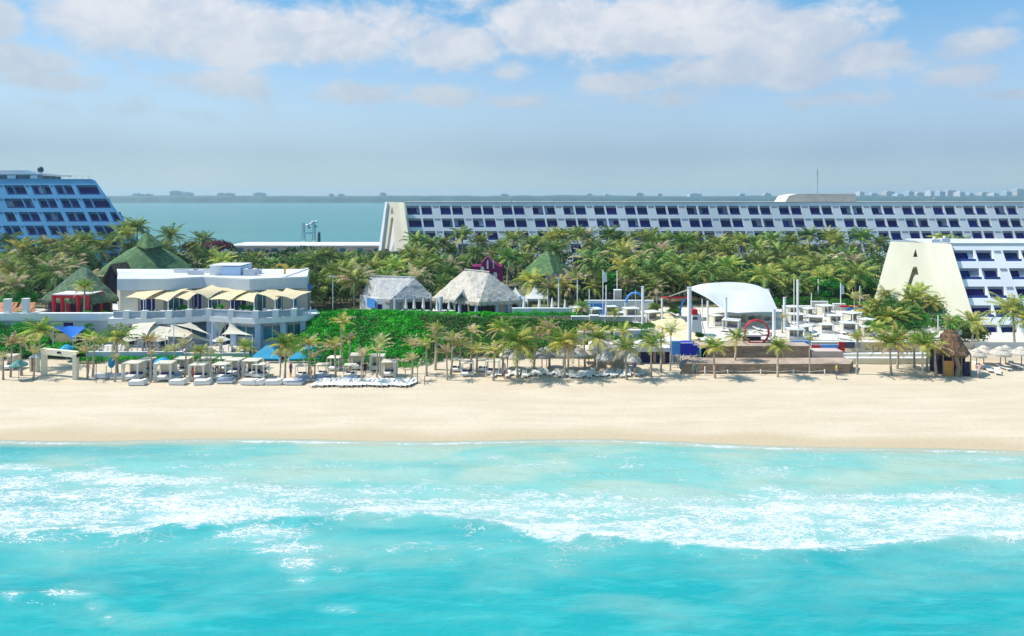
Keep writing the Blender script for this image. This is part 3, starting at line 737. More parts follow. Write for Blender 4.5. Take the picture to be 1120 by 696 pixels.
# sails
def sail(mb, c00, c10, c11, c01, n=10, k=.22, sag=.0):
    c = [Vector(p) for p in (c00,c10,c11,c01)]; cen = sum(c, Vector())/4
    vs = []
    for j in range(n+1):
        for i in range(n+1):
            u, v = i/n, j/n
            p = c[0]*(1-u)*(1-v)+c[1]*u*(1-v)+c[2]*u*v+c[3]*(1-u)*v
            e = max(4*u*(1-u)*(2*v-1)**2, 4*v*(1-v)*(2*u-1)**2)*k
            p = p+(cen-p)*e*(1 if True else 0); p.z -= sag*16*u*(1-u)*v*(1-v)
            vs.append(p)
    fs = [(j*(n+1)+i, j*(n+1)+i+1, (j+1)*(n+1)+i+1, (j+1)*(n+1)+i) for j in range(n) for i in range(n)]
    mb.add(vs, fs)
    nv = [v-Vector((0,0,.025)) for v in vs]; mb.add(nv, [f[::-1] for f in fs])
sl = []
zt = lambda py, Y: Z(py, Y)
TS = [((137,325.5),(156,313.5),(186,315),(157,328.5)),((158,327),(180,315.5),(206,315.5),(184,330)),((182,325),(198,315.5),(222,318),(206,329)),((207,319),(232,311.5),(250,315),(228,327)),
      ((228,328),(247,314.5),(274,317),(252,329)),((252,328.5),(270,316.5),(284,318),(278,331)),((280,321),(296,314),(318,321),(301,329)),((299,323),(313,315),(341,319),(321,328))]
for i,q in enumerate(TS):
    ys = (85.8,88.2,87.4,on_terr(min(q[3][0],333))[1]+.3)
    pts = [P(a,b_,y) for (a,b_),y in zip(q,ys)]
    x_,y_ = pts[3].x,pts[3].y
    t = thing('shade_sail','','shade sail',(x_,y_,6.05),'tan sail shades over the restaurant terrace')
    mb = MB(); sail(mb,*pts,k=.2); mb.build('canopy','tan',t,smooth=True)
    mb = MB(); mb.bar((x_,y_,6.055),(x_,y_,pts[3].z+.25),.07,6); mb.build('mast','white',t)
    sl.append((q[3][0],t,'tan sail shade on its white mast above the upper restaurant terrace'))
relabel(sl,'')
LS = [((133,372),(146,352),(172,350.5),(160,369),'wide cream sail shade at the left end of the lower restaurant terrace'),
      ((150,371),(168,354),(189,357),(184,372),'cream sail shade left of the pale pointed one, lower restaurant terrace'),
      ((181,368),(186,353),(205,361),(232,373.5),'pointed cream sail shade spreading right over the lower terrace windows'),
      ((190,355),(208,352.5),(214,356),(230,366),'thin cream sail shade under the terrace edge, nearest the white pillar'),
      ((232,353),(247,352),(246,356),(240,369),'small cream triangular sail shade between the two lower terrace pillars'),
      ((243,366),(251,352.5),(262,361),(276,367),'flat cream sail shade at the right end of the lower restaurant terrace')]
for i,(a,b_,c,d,lab) in enumerate(LS):
    pts = [P(*a,80.6),P(*b_,84.2),P(*c,84.0),P(*d,80.8)]
    t = thing('shade_sail',lab,'shade sail',(pts[0].x,pts[0].y,1.6),'cream sail shades over the lower restaurant terrace')
    mb = MB(); sail(mb,*pts,k=.18); mb.build('canopy','creamsail',t,smooth=True)
    for q in (pts[0],pts[3]):
        mb = MB(); mb.bar((q.x,q.y,1.3),(q.x,q.y,q.z+.1),.05,6); mb.build('mast','white',t)
pts = [P(58,358,81.5),P(76,356.5,85),P(96,357,85.3),P(80,372,81)]
t = thing('shade_sail','bright blue sail shade between palms behind the beige beach gateway','shade sail',(pts[3].x,pts[3].y,1.3))
mb = MB(); sail(mb,*pts,k=.15,sag=.25); mb.build('canopy','bluesail',t,smooth=True)
mb = MB(); mb.bar((pts[3].x,pts[3].y,1.2),(pts[3].x,pts[3].y,pts[3].z+.1),.06,6); mb.build('mast','white',t)
mb = MB(); mb.bar((pts[0].x,pts[0].y,1.2),(pts[0].x,pts[0].y,pts[0].z+.1),.06,6); mb.build('mast','white',t)
# lower terrace: floor, wall, furniture
mb = MB(); mb.prism([(X(94,79.2),79.2),(X(272,79.2),79.2),(X(272,86),86),(X(94,86),86)],.7,1.55)
o = mb.build('terrace_pavement','paving'); o['kind'] = 'structure'
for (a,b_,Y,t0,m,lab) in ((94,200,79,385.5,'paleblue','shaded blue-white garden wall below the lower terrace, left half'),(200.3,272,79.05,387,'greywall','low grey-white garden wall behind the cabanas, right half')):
    t = thing('garden_wall',lab,'wall',(X(a,Y),Y,.9)); mb = MB(); mb.box(X(a,Y),X(b_,Y),Y,Y+.18,.6,Z(t0,Y)); mb.build('panel',m,t)
    mb = MB(); mb.box(X(a,Y),X(b_,Y),Y-.04,Y+.22,Z(t0,Y)+.002,Z(t0,Y)+.08); mb.build('coping','white',t)
for (px,lab) in ((140,'left one of the pair of white parasols under the lower terrace sails'),(172,'right one of the pair of white parasols under the lower terrace sails'),(242,'white parasol before the shaded doorway of the lower restaurant terrace')):
    x = X(px,80.2); t = thing('parasol',lab,'parasol',(x,80.2,1.55)); zz = Z(372,80.2)
    mb = MB(); mb.lathe([(1.0,0),(.9,.02),(.45,.28),(.05,.45)],(x,80.2,zz),10); mb.build('canopy','creamsail' if px < 200 else 'white',t)
    mb = MB(); mb.bar((x,80.2,1.552),(x,80.2,zz+.4),.035,6); mb.build('pole','white',t)

# --- left terrace with red pavilion
r = thing('terrace_wall','long white terrace wall below the red pavilion and the green thatched hut','wall',(X(60,86),86,1))
mb = MB(); mb.box(-66,X(127,86),86,86.4,1,Z(350.5,86)); mb.build('lower_panel','greywall',r)
mb = MB(); mb.box(-66,X(127,86),85.7,86.5,Z(350.5,86)+.002,Z(342.5,86)); mb.build('parapet','white',r)
mb = MB(); mb.box(X(70,86),X(80,86),85.9,85.99,Z(357,86),Z(353,86)); mb.build('window','glass',r)
mb = MB(); mb.box(-70,X(127,88),86.42,96,3.9,4.3); o = mb.build('terrace_pavement','paving'); o['kind'] = 'structure'
for px,w,tp,lab in ((8,3.,328,'white gate pillar nearest the left edge, beside the orange loungers'),(28,3.2,327.5,'white gate pillar between the orange loungers and the red pavilion')):
    Y = 86.1; x = X(px,Y); t = thing('white_pillar',lab,'pillar',(x,Y,Z(342.5,86)))
    mb = MB(); mb.box(x-.36,x+.36,Y-.2,Y+.3,Z(342.5,86)+.003,Z(tp,Y)); mb.build('shaft','white',t); mb = MB(); mb.box(x-.42,x+.42,Y-.26,Y+.36,Z(tp,Y)+.002,Z(tp,Y)+.1); mb.build('cap','white',t)
Y = 88; t = thing('red_pavilion','red framed pavilion with gathered red curtains before the green thatched hut','pavilion',(X(76,Y),Y,4.3))
zt_ = Z(323,Y); zb_ = 4.302
mb = MB(); mb.box(X(56.5,Y),X(95.5,Y),Y,Y+3.2,zt_,zt_+.12); mb.build('roof','white',t)
for px,dy in ((58,0),(67,0),(84.5,0),(94.5,0),(58,3),(94.5,3)):
    mb = MB(); x = X(px,Y); mb.tube([(x,Y+.15+dy,zb_),(x,Y+.15+dy,zb_+1.2),(x+.03,Y+.15+dy,zb_+1.7),(x,Y+.15+dy,zt_-.002)],[.2,.17,.24,.26],8); mb.build('curtain','red',t)
mb = MB(); mb.box(X(57,Y),X(95,Y),Y+.06,Y+.12,zt_-.4,zt_-.003); mb.build('valance','red',t)
mb = MB(); mb.box(X(70,Y),X(82,Y),Y+1,Y+2.4,zb_,zb_+.5); mb.build('sofa','shadow',t)
# ---------------------------------------------------------------- thatched roofs
def tri_patch(mb, a, b, c, n=8, jit=.07, mi=0):
    a,b,c = Vector(a),Vector(b),Vector(c); vs = []; idx = {}
    for i in range(n+1):
        for j in range(n+1-i):
            p = a+(b-a)*(i/n)+(c-a)*(j/n); k = tuple(round(q,2) for q in p)
            q = mnoise.noise(Vector(p)*1.3)*jit*2+mnoise.noise(Vector(p)*4)*jit
            idx[(i,j)] = len(vs); vs.append(p+Vector((0,0,q)))
    fs = []
    for i in range(n):
        for j in range(n-i):
            fs.append((idx[(i,j)],idx[(i+1,j)],idx[(i,j+1)]))
            if j < n-i-1: fs.append((idx[(i+1,j)],idx[(i+1,j+1)],idx[(i,j+1)]))
    mb.add(vs, fs, mi)
def fringe(mb, a, b, drop=.45, mi=0):
    a,b = Vector(a),Vector(b); L = (b-a).length; n = max(4,int(L/.14)); d = (b-a)/n
    for i in range(n):
        p = a+d*i; q = p+d*1.15; h = drop*random.uniform(.55,1.1)
        o = Vector((random.uniform(-.05,.05),random.uniform(-.05,.05),-h))
        mb.add([p+Vector((0,0,.06)),q+Vector((0,0,.06)),q+o*random.uniform(.8,1),p+o],[(0,1,2,3)],mi)
def hip_roof(name, corners, ridge, m, parent, drop=.45, n=10, jit=.07):
    """corners L,N,R,F (left, near, right, far), ridge A (left) and B (right)"""
    L_,N_,R_,F_ = corners; A,B = ridge; mb = MB()
    for t in ((L_,N_,A),(N_,B,A),(N_,R_,B),(R_,F_,B),(F_,A,B),(F_,L_,A)): tri_patch(mb,*t,n=n,jit=jit)
    for a,b in ((L_,N_),(N_,R_),(R_,F_),(F_,L_)):
        fringe(mb,a,b,drop)
        if drop > .3: fringe(mb,Vector(a)+Vector((0,0,.05)),Vector(b)+Vector((0,0,.05)),drop*.6)
    mb.tube([A,B],.16,6)
    return mb.build(name, m, parent)
def posts(parent, pts, z0, z1, rad, m, name='post'):
    for (x,y) in pts:
        mb = MB(); mb.tube([(x,y,z0),(x,y,z1)],rad,8); mb.build(name, m, parent)
# pale hut (the larger one)
r = thing('thatched_hut','larger pale thatched hut with open dark sides on top of the green dune','hut',(X(522,96),96,4))
L_,N_,R_,F_ = P(472,326.5,97),P(524,331.5,91),P(574,329,96.5),(X(524,103),103,5.9)
A,B = P(508,295.2,97),P(535,298,96.5)
hip_roof('roof',(L_,N_,R_,F_),(A,B),'thatch',r,.5,12)
posts(r,[(X(px,y),y) for px,y in ((482,95.8),(503,93.6),(521,91.9),(543,93.6),(556,95),(568,96.2))],3.4,6.1,.24,'paleblue')
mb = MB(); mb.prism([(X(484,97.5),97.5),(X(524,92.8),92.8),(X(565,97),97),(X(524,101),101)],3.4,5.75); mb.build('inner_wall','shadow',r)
mb = MB(); mb.prism([(X(545,94.3),94.3),(X(560,95.6),95.6),(X(560,95.7),95.7),(X(545,94.4),94.4)],3.6,5.2); mb.build('counter','beigewall',r)
# entrance gablet
pk = P(505,320,92.8); mb = MB()
for sgn in (-1,1):
    tri_patch(mb, pk, pk+Vector((sgn*1.25,-.3,-1.5)), pk+Vector((sgn*.9,2.2,-.6)), 6)
    tri_patch(mb, pk, pk+Vector((0,2.4,.35)), pk+Vector((sgn*.9,2.2,-.6)), 6)
    fringe(mb, pk+Vector((sgn*1.25,-.3,-1.5)), pk, .3)
mb.build('porch_roof','greythatch',r)
for sgn in (-1,1): posts(r,[(pk.x+sgn*.95,pk.y-.15)],3.4,pk.z-1.1,.12,'thatch','porch_post')
# grey hut
r = thing('thatched_hut','smaller grey thatched hut with a white wall and blue window, left on the dune','hut',(X(432,97),97,4))
L_,N_,R_,F_ = P(393,326.5,98),P(426.5,328.5,93),P(475.5,327,98),(X(436,104),104,6.2)
A,B = P(405,302.3,99),P(454.5,304,98.5)
hip_roof('roof',(L_,N_,R_,F_),(A,B),'greythatch',r,.4,12)
mb = MB(); a = (X(393.5,97.6),97.6); b_ = (X(412,94.4),94.4); c = (X(425.5,93.6),93.6)
mb.prism([a,b_,c,(X(440,95.5),95.5),(X(440,101),101),(X(400,101),101)],3.4,Z(325.8,95)); mb.build('wall','greywall',r)
mb = MB(); mb.prism([(a[0]+.3,a[1]-.15),(b_[0]-.2,b_[1]-.05),(b_[0]-.2,b_[1]),(a[0]+.3,a[1]-.1)],4.6,5.85); mb.build('window','skyblue',r)
mb = MB(); mb.box(X(413,93.85),X(418,93.85),93.8,93.86,4.2,5.3); mb.build('window','glass',r)
posts(r,[(X(px,y),y) for px,y in ((431.5,92.6),(441,94.8),(452,96),(471,97.6))],3.4,6.2,.12,'white')
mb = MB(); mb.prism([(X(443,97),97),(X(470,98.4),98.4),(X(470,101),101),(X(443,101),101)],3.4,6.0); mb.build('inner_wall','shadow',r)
# two white tents behind the hut
for (pxl,pxa,pxr,pya,pye,Y,lab) in ((556,561,577,314,330,101,'white pavilion tent right beside the larger thatched hut'),(575,583,600,313,327,104,'white pavilion tent further right, behind the smaller white tent')):
    xa = X(pxa,Y); t = thing('pavilion_tent',lab,'tent',(xa,Y,4)); zl = Z(pye,Y-2); hw = (X(pxr,Y)-X(pxl,Y))/2; xc = (X(pxr,Y)+X(pxl,Y))/2
    ap = Vector((xc-.4,Y,Z(pya,Y))); cs = [Vector((xc-hw,Y-2,zl)),Vector((xc+hw,Y-2,zl)),Vector((xc+hw,Y+2,zl)),Vector((xc-hw,Y+2,zl))]
    mb = MB()
    for i in range(4):
        a,b_ = cs[i],cs[(i+1)%4]; prev = None
        rows_ = []
        for k in range(6):
            s_ = k/5; q = s_**1.5
            rows_.append((ap.lerp(a,s_)-Vector((0,0,.35*math.sin(math.pi*s_))), ap.lerp(b_,s_)-Vector((0,0,.35*math.sin(math.pi*s_)))))
        for k in range(5): mb.add([rows_[k][0],rows_[k+1][0],rows_[k+1][1],rows_[k][1]],[(0,1,2,3)])
        mb.add([a,b_,b_-Vector((0,0,.35)),a-Vector((0,0,.35))],[(0,1,2,3)])
    mb.build('canopy','whitesail',t)
    for c in cs: mb = MB(); mb.bar((c.x,c.y,3.6),(c.x,c.y,c.z),.07,6); mb.build('pole','white',t)
# green hut left
r = thing('thatched_hut','dark green thatched hut behind the red pavilion','hut',(X(88,93),93,4.3))
hip_roof('roof',(P(43,328.5,92.5),P(100,331,88.6),P(131,327,92.5),(X(85,98.5),98.5,6.0)),(P(91,290.5,93),P(94,290.8,93)),'darkgreenthatch',r,.35,10)
posts(r,[(X(px,y),y) for px,y in ((50,92.3),(72,91),(100,89.6),(122,92))],4.3,6.5,.12,'wood')
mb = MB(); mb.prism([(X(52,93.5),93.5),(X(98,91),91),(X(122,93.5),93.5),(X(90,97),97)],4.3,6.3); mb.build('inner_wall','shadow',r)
# big green roof with upper tier
r = thing('green_roofed_hall','large bright green domed thatch roof with a smaller second roof on top','hall',(X(160,114),114,4))
mb = MB(); cx0,cy0 = X(161,114),114; hw = (X(214,114)-X(108,114))/2; zt0,zb0_ = Z(267,114),Z(303,110)
mb.lathe([(.01,zt0),(hw*.16,zt0-.05),(hw*.4,zt0-(zt0-zb0_)*.22),(hw*.65,zt0-(zt0-zb0_)*.48),(hw*.86,zt0-(zt0-zb0_)*.76),(hw,zb0_),(hw*.98,zb0_-.35)],(0,0,0),36,jit=.018); mb.v = [(cx0+a_,cy0+b_*.62,c_) for a_,b_,c_ in mb.v]; mb.build('roof','greenthatch',r,smooth=True)
hip_roof('upper_roof',(P(148.5,268.5,113),P(160,272.5,110.5),P(181,268.5,113),(X(164,115.5),115.5,11.8)),(P(158,254,113),P(161,253.5,113)),'greenthatch',r,.2,8)
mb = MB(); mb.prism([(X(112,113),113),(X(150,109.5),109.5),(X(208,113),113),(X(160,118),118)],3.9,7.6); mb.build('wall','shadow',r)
mb = MB(); mb.prism([(X(153,113),113),(X(160,111.5),111.5),(X(177,113),113),(X(164,114.5),114.5)],10.5,12.2); mb.build('lantern','darkgreenthatch',r)
# dark gable between
t = thing('dark_gable','small dark wooden gable peeking above the restaurant\'s left corner','gable',(X(122,100),100,4))
pk = P(122,290.5,100); mb = MB(); mb.hexa([(pk.x-1.3,100,4),(pk.x+1.4,100,4),(pk.x+1.4,104,4),(pk.x-1.3,104,4),(pk.x-.05,100,pk.z),(pk.x+.05,100,pk.z),(pk.x+.05,104,pk.z),(pk.x-.05,104,pk.z)]); mb.build('wall','shadow',t)
mb = MB()
for sgn in (-1,1): mb.hexa([(pk.x+sgn*.02,99.8,pk.z),(pk.x+sgn*1.6,99.8,pk.z-2.9),(pk.x+sgn*1.6,104,pk.z-2.9),(pk.x+sgn*.02,104,pk.z),(pk.x+sgn*.02,99.8,pk.z+.18),(pk.x+sgn*1.75,99.8,pk.z-2.8),(pk.x+sgn*1.75,104,pk.z-2.8),(pk.x+sgn*.02,104,pk.z+.18)])
mb.build('roof','brownthatch',t)
# green pyramid roof in the palms
r = thing('green_roofed_hall','green pyramid roof standing among the palms right of the magenta house','hall',(X(597,122),122,4))
hip_roof('roof',(P(568,299,122),P(606,301,117),P(629,298,122),(X(600,127),127,7.0)),(P(598,273.5,122),P(599,273.5,122)),'greenthatch',r,.3,10)
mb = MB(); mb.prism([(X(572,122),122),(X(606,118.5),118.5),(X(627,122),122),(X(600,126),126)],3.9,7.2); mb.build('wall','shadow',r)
# magenta house
Y = 118; r = thing('magenta_house','deep magenta house with a gabled centre and white arched windows, among palms','house',(X(532,Y),Y,4))
mb = MB(); mb.box(X(516,Y+.6),X(549,Y+.6),Y+.6,Y+5,3.9,Z(292,Y)); mb.build('wall','magenta',r)
mb = MB(); a,b_,c = X(526.5,Y),X(539,Y),X(532.5,Y); zt_ = Z(289,Y)
mb.hexa([(a,Y,3.9),(b_,Y,3.9),(b_,Y+4,3.9),(a,Y+4,3.9),(a,Y,zt_),(b_,Y,zt_),(b_,Y+4,zt_),(a,Y+4,zt_)])
mb.add([(a-.1,Y-.02,zt_+.002),(b_+.1,Y-.02,zt_+.002),(c,Y-.02,Z(281.3,Y)),(a-.1,Y+4,zt_+.002),(b_+.1,Y+4,zt_+.002),(c,Y+4,Z(281.3,Y))],[(0,1,2),(3,5,4),(0,2,5,3),(1,4,5,2),(0,3,4,1)])
mb.build('gable','magenta',r)
mb = MB(); mb.hexa([(X(539,Y+.4),Y+.4,3.9),(X(549.5,Y+.4),Y+.4,3.9),(X(549.5,Y),Y+5,3.9),(X(539,Y),Y+5,3.9),(X(539,Y),Y+.4,Z(287.5,Y)),(X(549.5,Y),Y+.4,Z(294,Y)),(X(549.5,Y),Y+5,Z(294,Y)),(X(539,Y),Y+5,Z(287.5,Y))]); mb.build('wing','magenta',r)
for px,py,w,h in ((533.3,289.5,.16,.75),(539.3,289.3,.17,.75),(527.5,294.5,.3,.42),(532,302,.3,.5),(541.5,301,.35,.45)):
    x = X(px,Y); zc = Z(py,Y); mb = MB(); yy = Y-.07 if px < 539 else Y+.3
    pr = [(x-w,zc-h),(x+w,zc-h),(x+w,zc+h*.6),(x+w*.5,zc+h),(x-w*.5,zc+h),(x-w,zc+h*.6)]
    mb.add([(a_,yy,b2) for a_,b2 in pr]+[(a_,yy+.06,b2) for a_,b2 in pr],[(0,1,2,3,4,5),(11,10,9,8,7,6)]+[(i,i+6,(i+1)%6+6,(i+1)%6) for i in range(6)])
    mb.build('window','white',r)

# ---------------------------------------------------------------- pool terraces (right half)
def slab(name,label,cat,px0,px1,Y0,Y1,z0,z1,m='white',cap=True,group=None,capm='white'):
    t = thing(name,label,cat,(X((px0+px1)/2,Y0),Y0,z0),group)
    mb = MB(); mb.box(X(px0,Y0),X(px1,Y0),Y0,Y1,z0,z1); mb.build('panel',m,t)
    if cap: mb = MB(); mb.box(X(px0,Y0)-.03,X(px1,Y0)+.03,Y0-.05,Y1+.05,z1+.002,z1+.09); mb.build('coping',capm,t)
    return t
# brown stone stage, two steps
Y = 74
t = thing('stone_stage','two-stepped brown stone faced terrace on the sand below the red ring','stage',(X(845,Y),Y,.8))
mb = MB(); mb.prism([(X(750,Y),Y),(X(929,Y),Y),(X(933,76),76),(X(920,76.9),76.9),(X(757,76.9),76.9)],.3,1.88); mb.build('lower_step','stone',t)
mb = MB(); mb.prism([(X(749.5,Y)-.05,Y-.06),(X(929.5,Y)+.05,Y-.06),(X(933.5,76),76),(X(921,76.85),76.85),(X(757,76.85),76.85)],1.882,1.95); mb.build('lower_top',mat('brown_paving',(.45,.35,.27),.85,.18,.8,hue=(.36,.27,.21)),t)
mb = MB(); mb.box(X(767,76.9),X(886,76.9),76.9,79.3,.9,3.2); mb.build('upper_step','stone',t)
mb = MB(); mb.box(X(766,76.9),X(887,76.9),76.83,79.5,3.202,3.27); mb.build('upper_top',mat('brown_paving',(.45,.35,.27)),t)
mb = MB(); mb.box(X(887.5,77),X(922,77),76.95,79.05,.9,2.62); mb.build('side_deck',mat('pinkish_paving',(.58,.46,.40),.85,.1,.6),t)
mb = MB(); mb.hexa([(X(750,Y),Y-.02,.5),(X(741,Y),Y-.02,.5),(X(745,76),76,.5),(X(754,76),76,.5),(X(750,Y),Y-.02,1.86),(X(749,Y),Y-.02,1.86),(X(751,76),76,1.86),(X(757,76),76,1.86)]); mb.build('ramp','stone',t)
t = thing('rope_fence','low white rope fence on short posts in front of the stone terrace','rope fence',(X(850,73.4),73.4,.8))
pxs = [761,771,796,832,868,902]
pr = None
for px in pxs:
    q = Vector((X(px,73.3),73.3,gz(X(px,73.3),73.3))); mb = MB(); mb.tube([q-Vector((0,0,.1)),q+Vector((0,0,.62 if px > 780 else .95))],.07,6); mb.build('post','white',t)
    if pr is not None:
        mb = MB(); a = pr+Vector((0,0,.5)); b_ = q+Vector((0,0,.5)); mb.tube([a,(a+b_)/2-Vector((0,0,.1)),b_],.018,4); mb.build('rope','white',t)
    pr = q
# decks & retaining walls left of the stage
t = slab('deck_wall','grey deck edge above a dark recess, between the grey-white boats and the blue boxes','wall',632,733,77.9,79.2,2.35,2.75,'greywall')
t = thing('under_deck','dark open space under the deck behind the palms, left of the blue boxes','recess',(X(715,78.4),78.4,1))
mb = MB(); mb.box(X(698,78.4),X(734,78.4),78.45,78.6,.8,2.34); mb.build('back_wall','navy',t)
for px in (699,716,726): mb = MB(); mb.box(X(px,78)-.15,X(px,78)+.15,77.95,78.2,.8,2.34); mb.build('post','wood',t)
t = slab('terrace_wall','low pale wall on the sand between thatched umbrellas and the dark deck recess','wall',650,700,77.5,77.9,.8,1.5,'beigewall')
for (px,lab) in ((657,'upturned pale dinghy leftmost behind the grey umbrellas'),(680,'upturned pale dinghy in the middle behind the grey umbrellas'),(706,'upturned pinkish dinghy rightmost, on the deck above the dark recess')):
    c = P(px,382 if px > 700 else 378,78.6); c.z = 2.85
    t = thing('upturned_dinghy',lab,'dinghy',tuple(c)); mb = MB()
    vs = []; n_ = 8
    for i in range(9):
        u = i/8; w = .75*math.sin(math.pi*min(1,u*.85+.15))**.6; 
        for k in range(n_): a_ = math.pi*k/(n_-1); vs.append((c.x-1.4+2.8*u, c.y+w*math.cos(a_), c.z+.02+.75*math.sin(a_)*(.5+.5*math.sin(math.pi*min(1,u+.1)))))
    fs = [(i*n_+k,(i+1)*n_+k,(i+1)*n_+k+1,i*n_+k+1) for i in range(8) for k in range(n_-1)]+[tuple(range(n_)),tuple(range(8*n_,9*n_))[::-1]]
    mb.add(vs,fs); mb.build('hull',mat('boat_white',(.62,.55,.52),.5,.1,1),t,smooth=True)
    mb = MB(); mb.bar((c.x-1.4,c.y,c.z+.62),(c.x+1.4,c.y,c.z+.66),.04,5); mb.build('keel','steel',t)
# blue boxes with truss
Y = 77.2
for (p0,p1,y0,y1,m,lab,dy) in ((735,744.2,373.5,388,'skyblue','light blue end panel of the boxes left of the stone terrace',0),(744.6,757.5,375.5,388.5,'blue','deep royal blue box beside the light blue panel',-.1),(757.8,763,378,388.5,'blue','narrow royal blue rounded box next to the deep blue one',.1),(765,771,380,391,'cyan','slim cyan standing panel at the stone terrace corner',-.3)):
    x0_,x1_ = X(p0,Y),X(p1,Y); z0_,z1_ = Z(y1,Y),Z(y0,Y); t = thing('blue_box',lab,'box',((x0_+x1_)/2,Y+dy,z0_),'blue boxes beside the stone terrace')
    mb = MB(); mb.box(x0_,x1_,Y+dy,Y+dy+(1.5 if m=='blue' else .5),z0_,z1_); mb.build('body',m,t)
    mb = MB(); mb.box(x0_-.03,x1_+.03,Y+dy-.05,Y+dy+.03,z1_+.003,z1_+.07); mb.build('rim','white',t)
    mb = MB(); 
    for q in (x0_+.1,x1_-.1): mb.box(q-.05,q+.05,Y+dy+.1,Y+dy+.3,.85,z0_-.002)
    mb.build('leg','steel',t)
t = thing('scaffold','thin grey scaffold of crossed tubes under the blue boxes','scaffold',(X(747,76.4),76.4,.85))
for px in (734,741,748,755,762):
    mb = MB(); mb.bar((X(px,76.4),76.4,.8),(X(px,76.4),76.4,2.5),.035,5); mb.build('upright','steel',t)
for a,b_ in ((734,748),(748,741),(741,762),(762,748),(755,734)):
    mb = MB(); mb.bar((X(a,76.35),76.35,.9),(X(b_,76.35),76.35,2.35),.025,5); mb.build('brace','steel',t)
for zz in (1.5,2.3): mb = MB(); mb.bar((X(732,76.3),76.3,zz),(X(765,76.3),76.3,zz),.03,5); mb.build('rail','steel',t)
x = X(751,75.2); t = thing('dish_shell','grey tilted shell leaning on the sand under the blue boxes','shell',(x,75.2,.9)); mb = MB()
mb.lathe([(0,0),(.4,.04),(.72,.16),(.9,.36)],(0,0,0),16); mb.v = [(x+a, 75.2-c*.85+b_*.3, 1.45+b_*.8) for a,b_,c in mb.v]; mb.build('shell',mat('matt_grey',(.38,.38,.42),.8,.1,1),t)
mb = MB(); mb.bar((x,75.2,.85),(x+.1,75.4,1.5),.05,6); mb.build('stand','steel',t)
# red ring
Y = 78.6; cx_,cz_,rr = X(827.5,Y),Z(363.5,Y),13.2*Y/F
t = thing('red_ring','large red ring standing upright on the stone terrace before a dark booth','ring',(cx_,Y,3.28))
mb = MB(); vs = []; fs = []; n1,n2 = 40,8
for i in range(n1):
    a_ = 2*math.pi*i/n1
    for k in range(n2):
        b_ = 2*math.pi*k/n2; q = rr+.09*math.cos(b_); vs.append((cx_+q*math.cos(a_),Y+.22*math.sin(b_),cz_+q*math.sin(a_)))
fs = [(i*n2+k,((i+1)%n1)*n2+k,((i+1)%n1)*n2+(k+1)%n2,i*n2+(k+1)%n2) for i in range(n1) for k in range(n2)]
mb.add(vs,fs); mb.build('hoop','red',t,smooth=True)
mb = MB(); mb.box(cx_-.5,cx_+.5,Y-.1,Y+.35,3.28,cz_-rr+.1); mb.build('foot','red',t)
t = thing('dj_booth','dark low booth with white counter inside the red ring','booth',(X(824,79.8),79.8,3.3))
mb = MB(); mb.box(X(808,79.8),X(846,79.8),79.8,80.6,3.2,Z(373,79.8)); mb.build('base','navy',t)
mb = MB(); mb.box(X(815,79.8),X(832,79.8),79.7,80.7,Z(373,79.8)+.002,Z(368,79.8)); mb.build('desk','shadow',t)
mb = MB(); mb.box(X(814.5,79.7),X(833,79.7),79.6,80.8,Z(368,79.8)+.002,Z(366.2,79.8)); mb.build('counter','white',t)
# coloured wall panels
for (p0,p1,y0,y1,m,lab) in ((864,887,373.5,378,'skyblue','pale blue curved-looking low panel left of the red panel on the terrace'),(888,897.6,378,388,'red','short red panel left of the long blue one on the terrace wall'),(898,917,377.6,385,'skyblue','long sky blue panel between the two red ones on the terrace wall'),(917.3,924,374.5,385.5,'red','tall red panel right of the long blue one on the terrace wall'),(924.3,935,374.6,381,'darksteel','dark grey-blue panel right of the tall red one'),(936.5,941,374.8,381,'purpcush','small violet-grey panel at the start of the beige wall')):
    Y = 78.72; t = thing('wall_panel',lab,'panel',(X((p0+p1)/2,Y),Y,Z(y1,Y)),'coloured panels along the terrace wall')
    mb = MB(); mb.box(X(p0,Y),X(p1,Y),Y,Y+.1,Z(y1,Y),Z(y0,Y)); mb.build('board',m,t)
    mb = MB(); mb.box(X(p0,Y),X(p1,Y),Y+.102,Y+.16,Z(y1,Y),Z(y0,Y)+.06); mb.build('frame','white',t)
# beige wall with script and steps
Y = 79.1
t = thing('beige_wall','long beige wall with a thin brown script emblem and ring, above pale steps','wall',(X(970,Y),Y,1.5))
mb = MB(); mb.box(X(888,Y),X(1012,Y),Y,Y+.3,1.2,Z(374.8,Y)); mb.build('panel','beigewall' if 0 else mat('warm_beige',(.62,.54,.38),.75,.06,.4),t)
mb = MB(); mb.box(X(887,Y),X(1013,Y),Y-.04,Y+.4,Z(374.8,Y)+.002,Z(374,Y)); mb.build('coping','white',t)
em = MB(); ym = Y-.03; pen = mat('brown_lettering',(.16,.10,.08),.7,.1,2)
cx_,cz_ = X(958,Y),Z(381.8,Y)
em.tube([(cx_+.36*math.cos(a_),ym,cz_+.36*math.sin(a_)) for a_ in [2*math.pi*i/24 for i in range(25)]],.03,5,cap=False)
em.build('ring_emblem',pen,t)
def scribble(px0,px1,py,amp,n_,seed):
    rnd = random.Random(seed); pts = []
    for i in range(n_*6+1):
        u = i/(n_*6); px = px0+(px1-px0)*u+1.0*math.sin(i*math.pi/3); a_ = amp*(1 if int(i/6)%3 else 1.7)
        pts.append((X(px,Y),ym,Z(py-a_*abs(math.sin(i*math.pi/6))*rnd.uniform(.7,1.1),Y)))
    return pts
for (a,b_,py,amp,n_,s_) in ((946.5,952.5,383,1.3,3,1),(963,976,383,1.3,6,2),(977,990,383,1.3,6,3),(991,998,383,1.3,3,4)):
    em = MB(); em.tube(scribble(a,b_,py,amp,n_,s_),.018,4); em.build('script',pen,t)
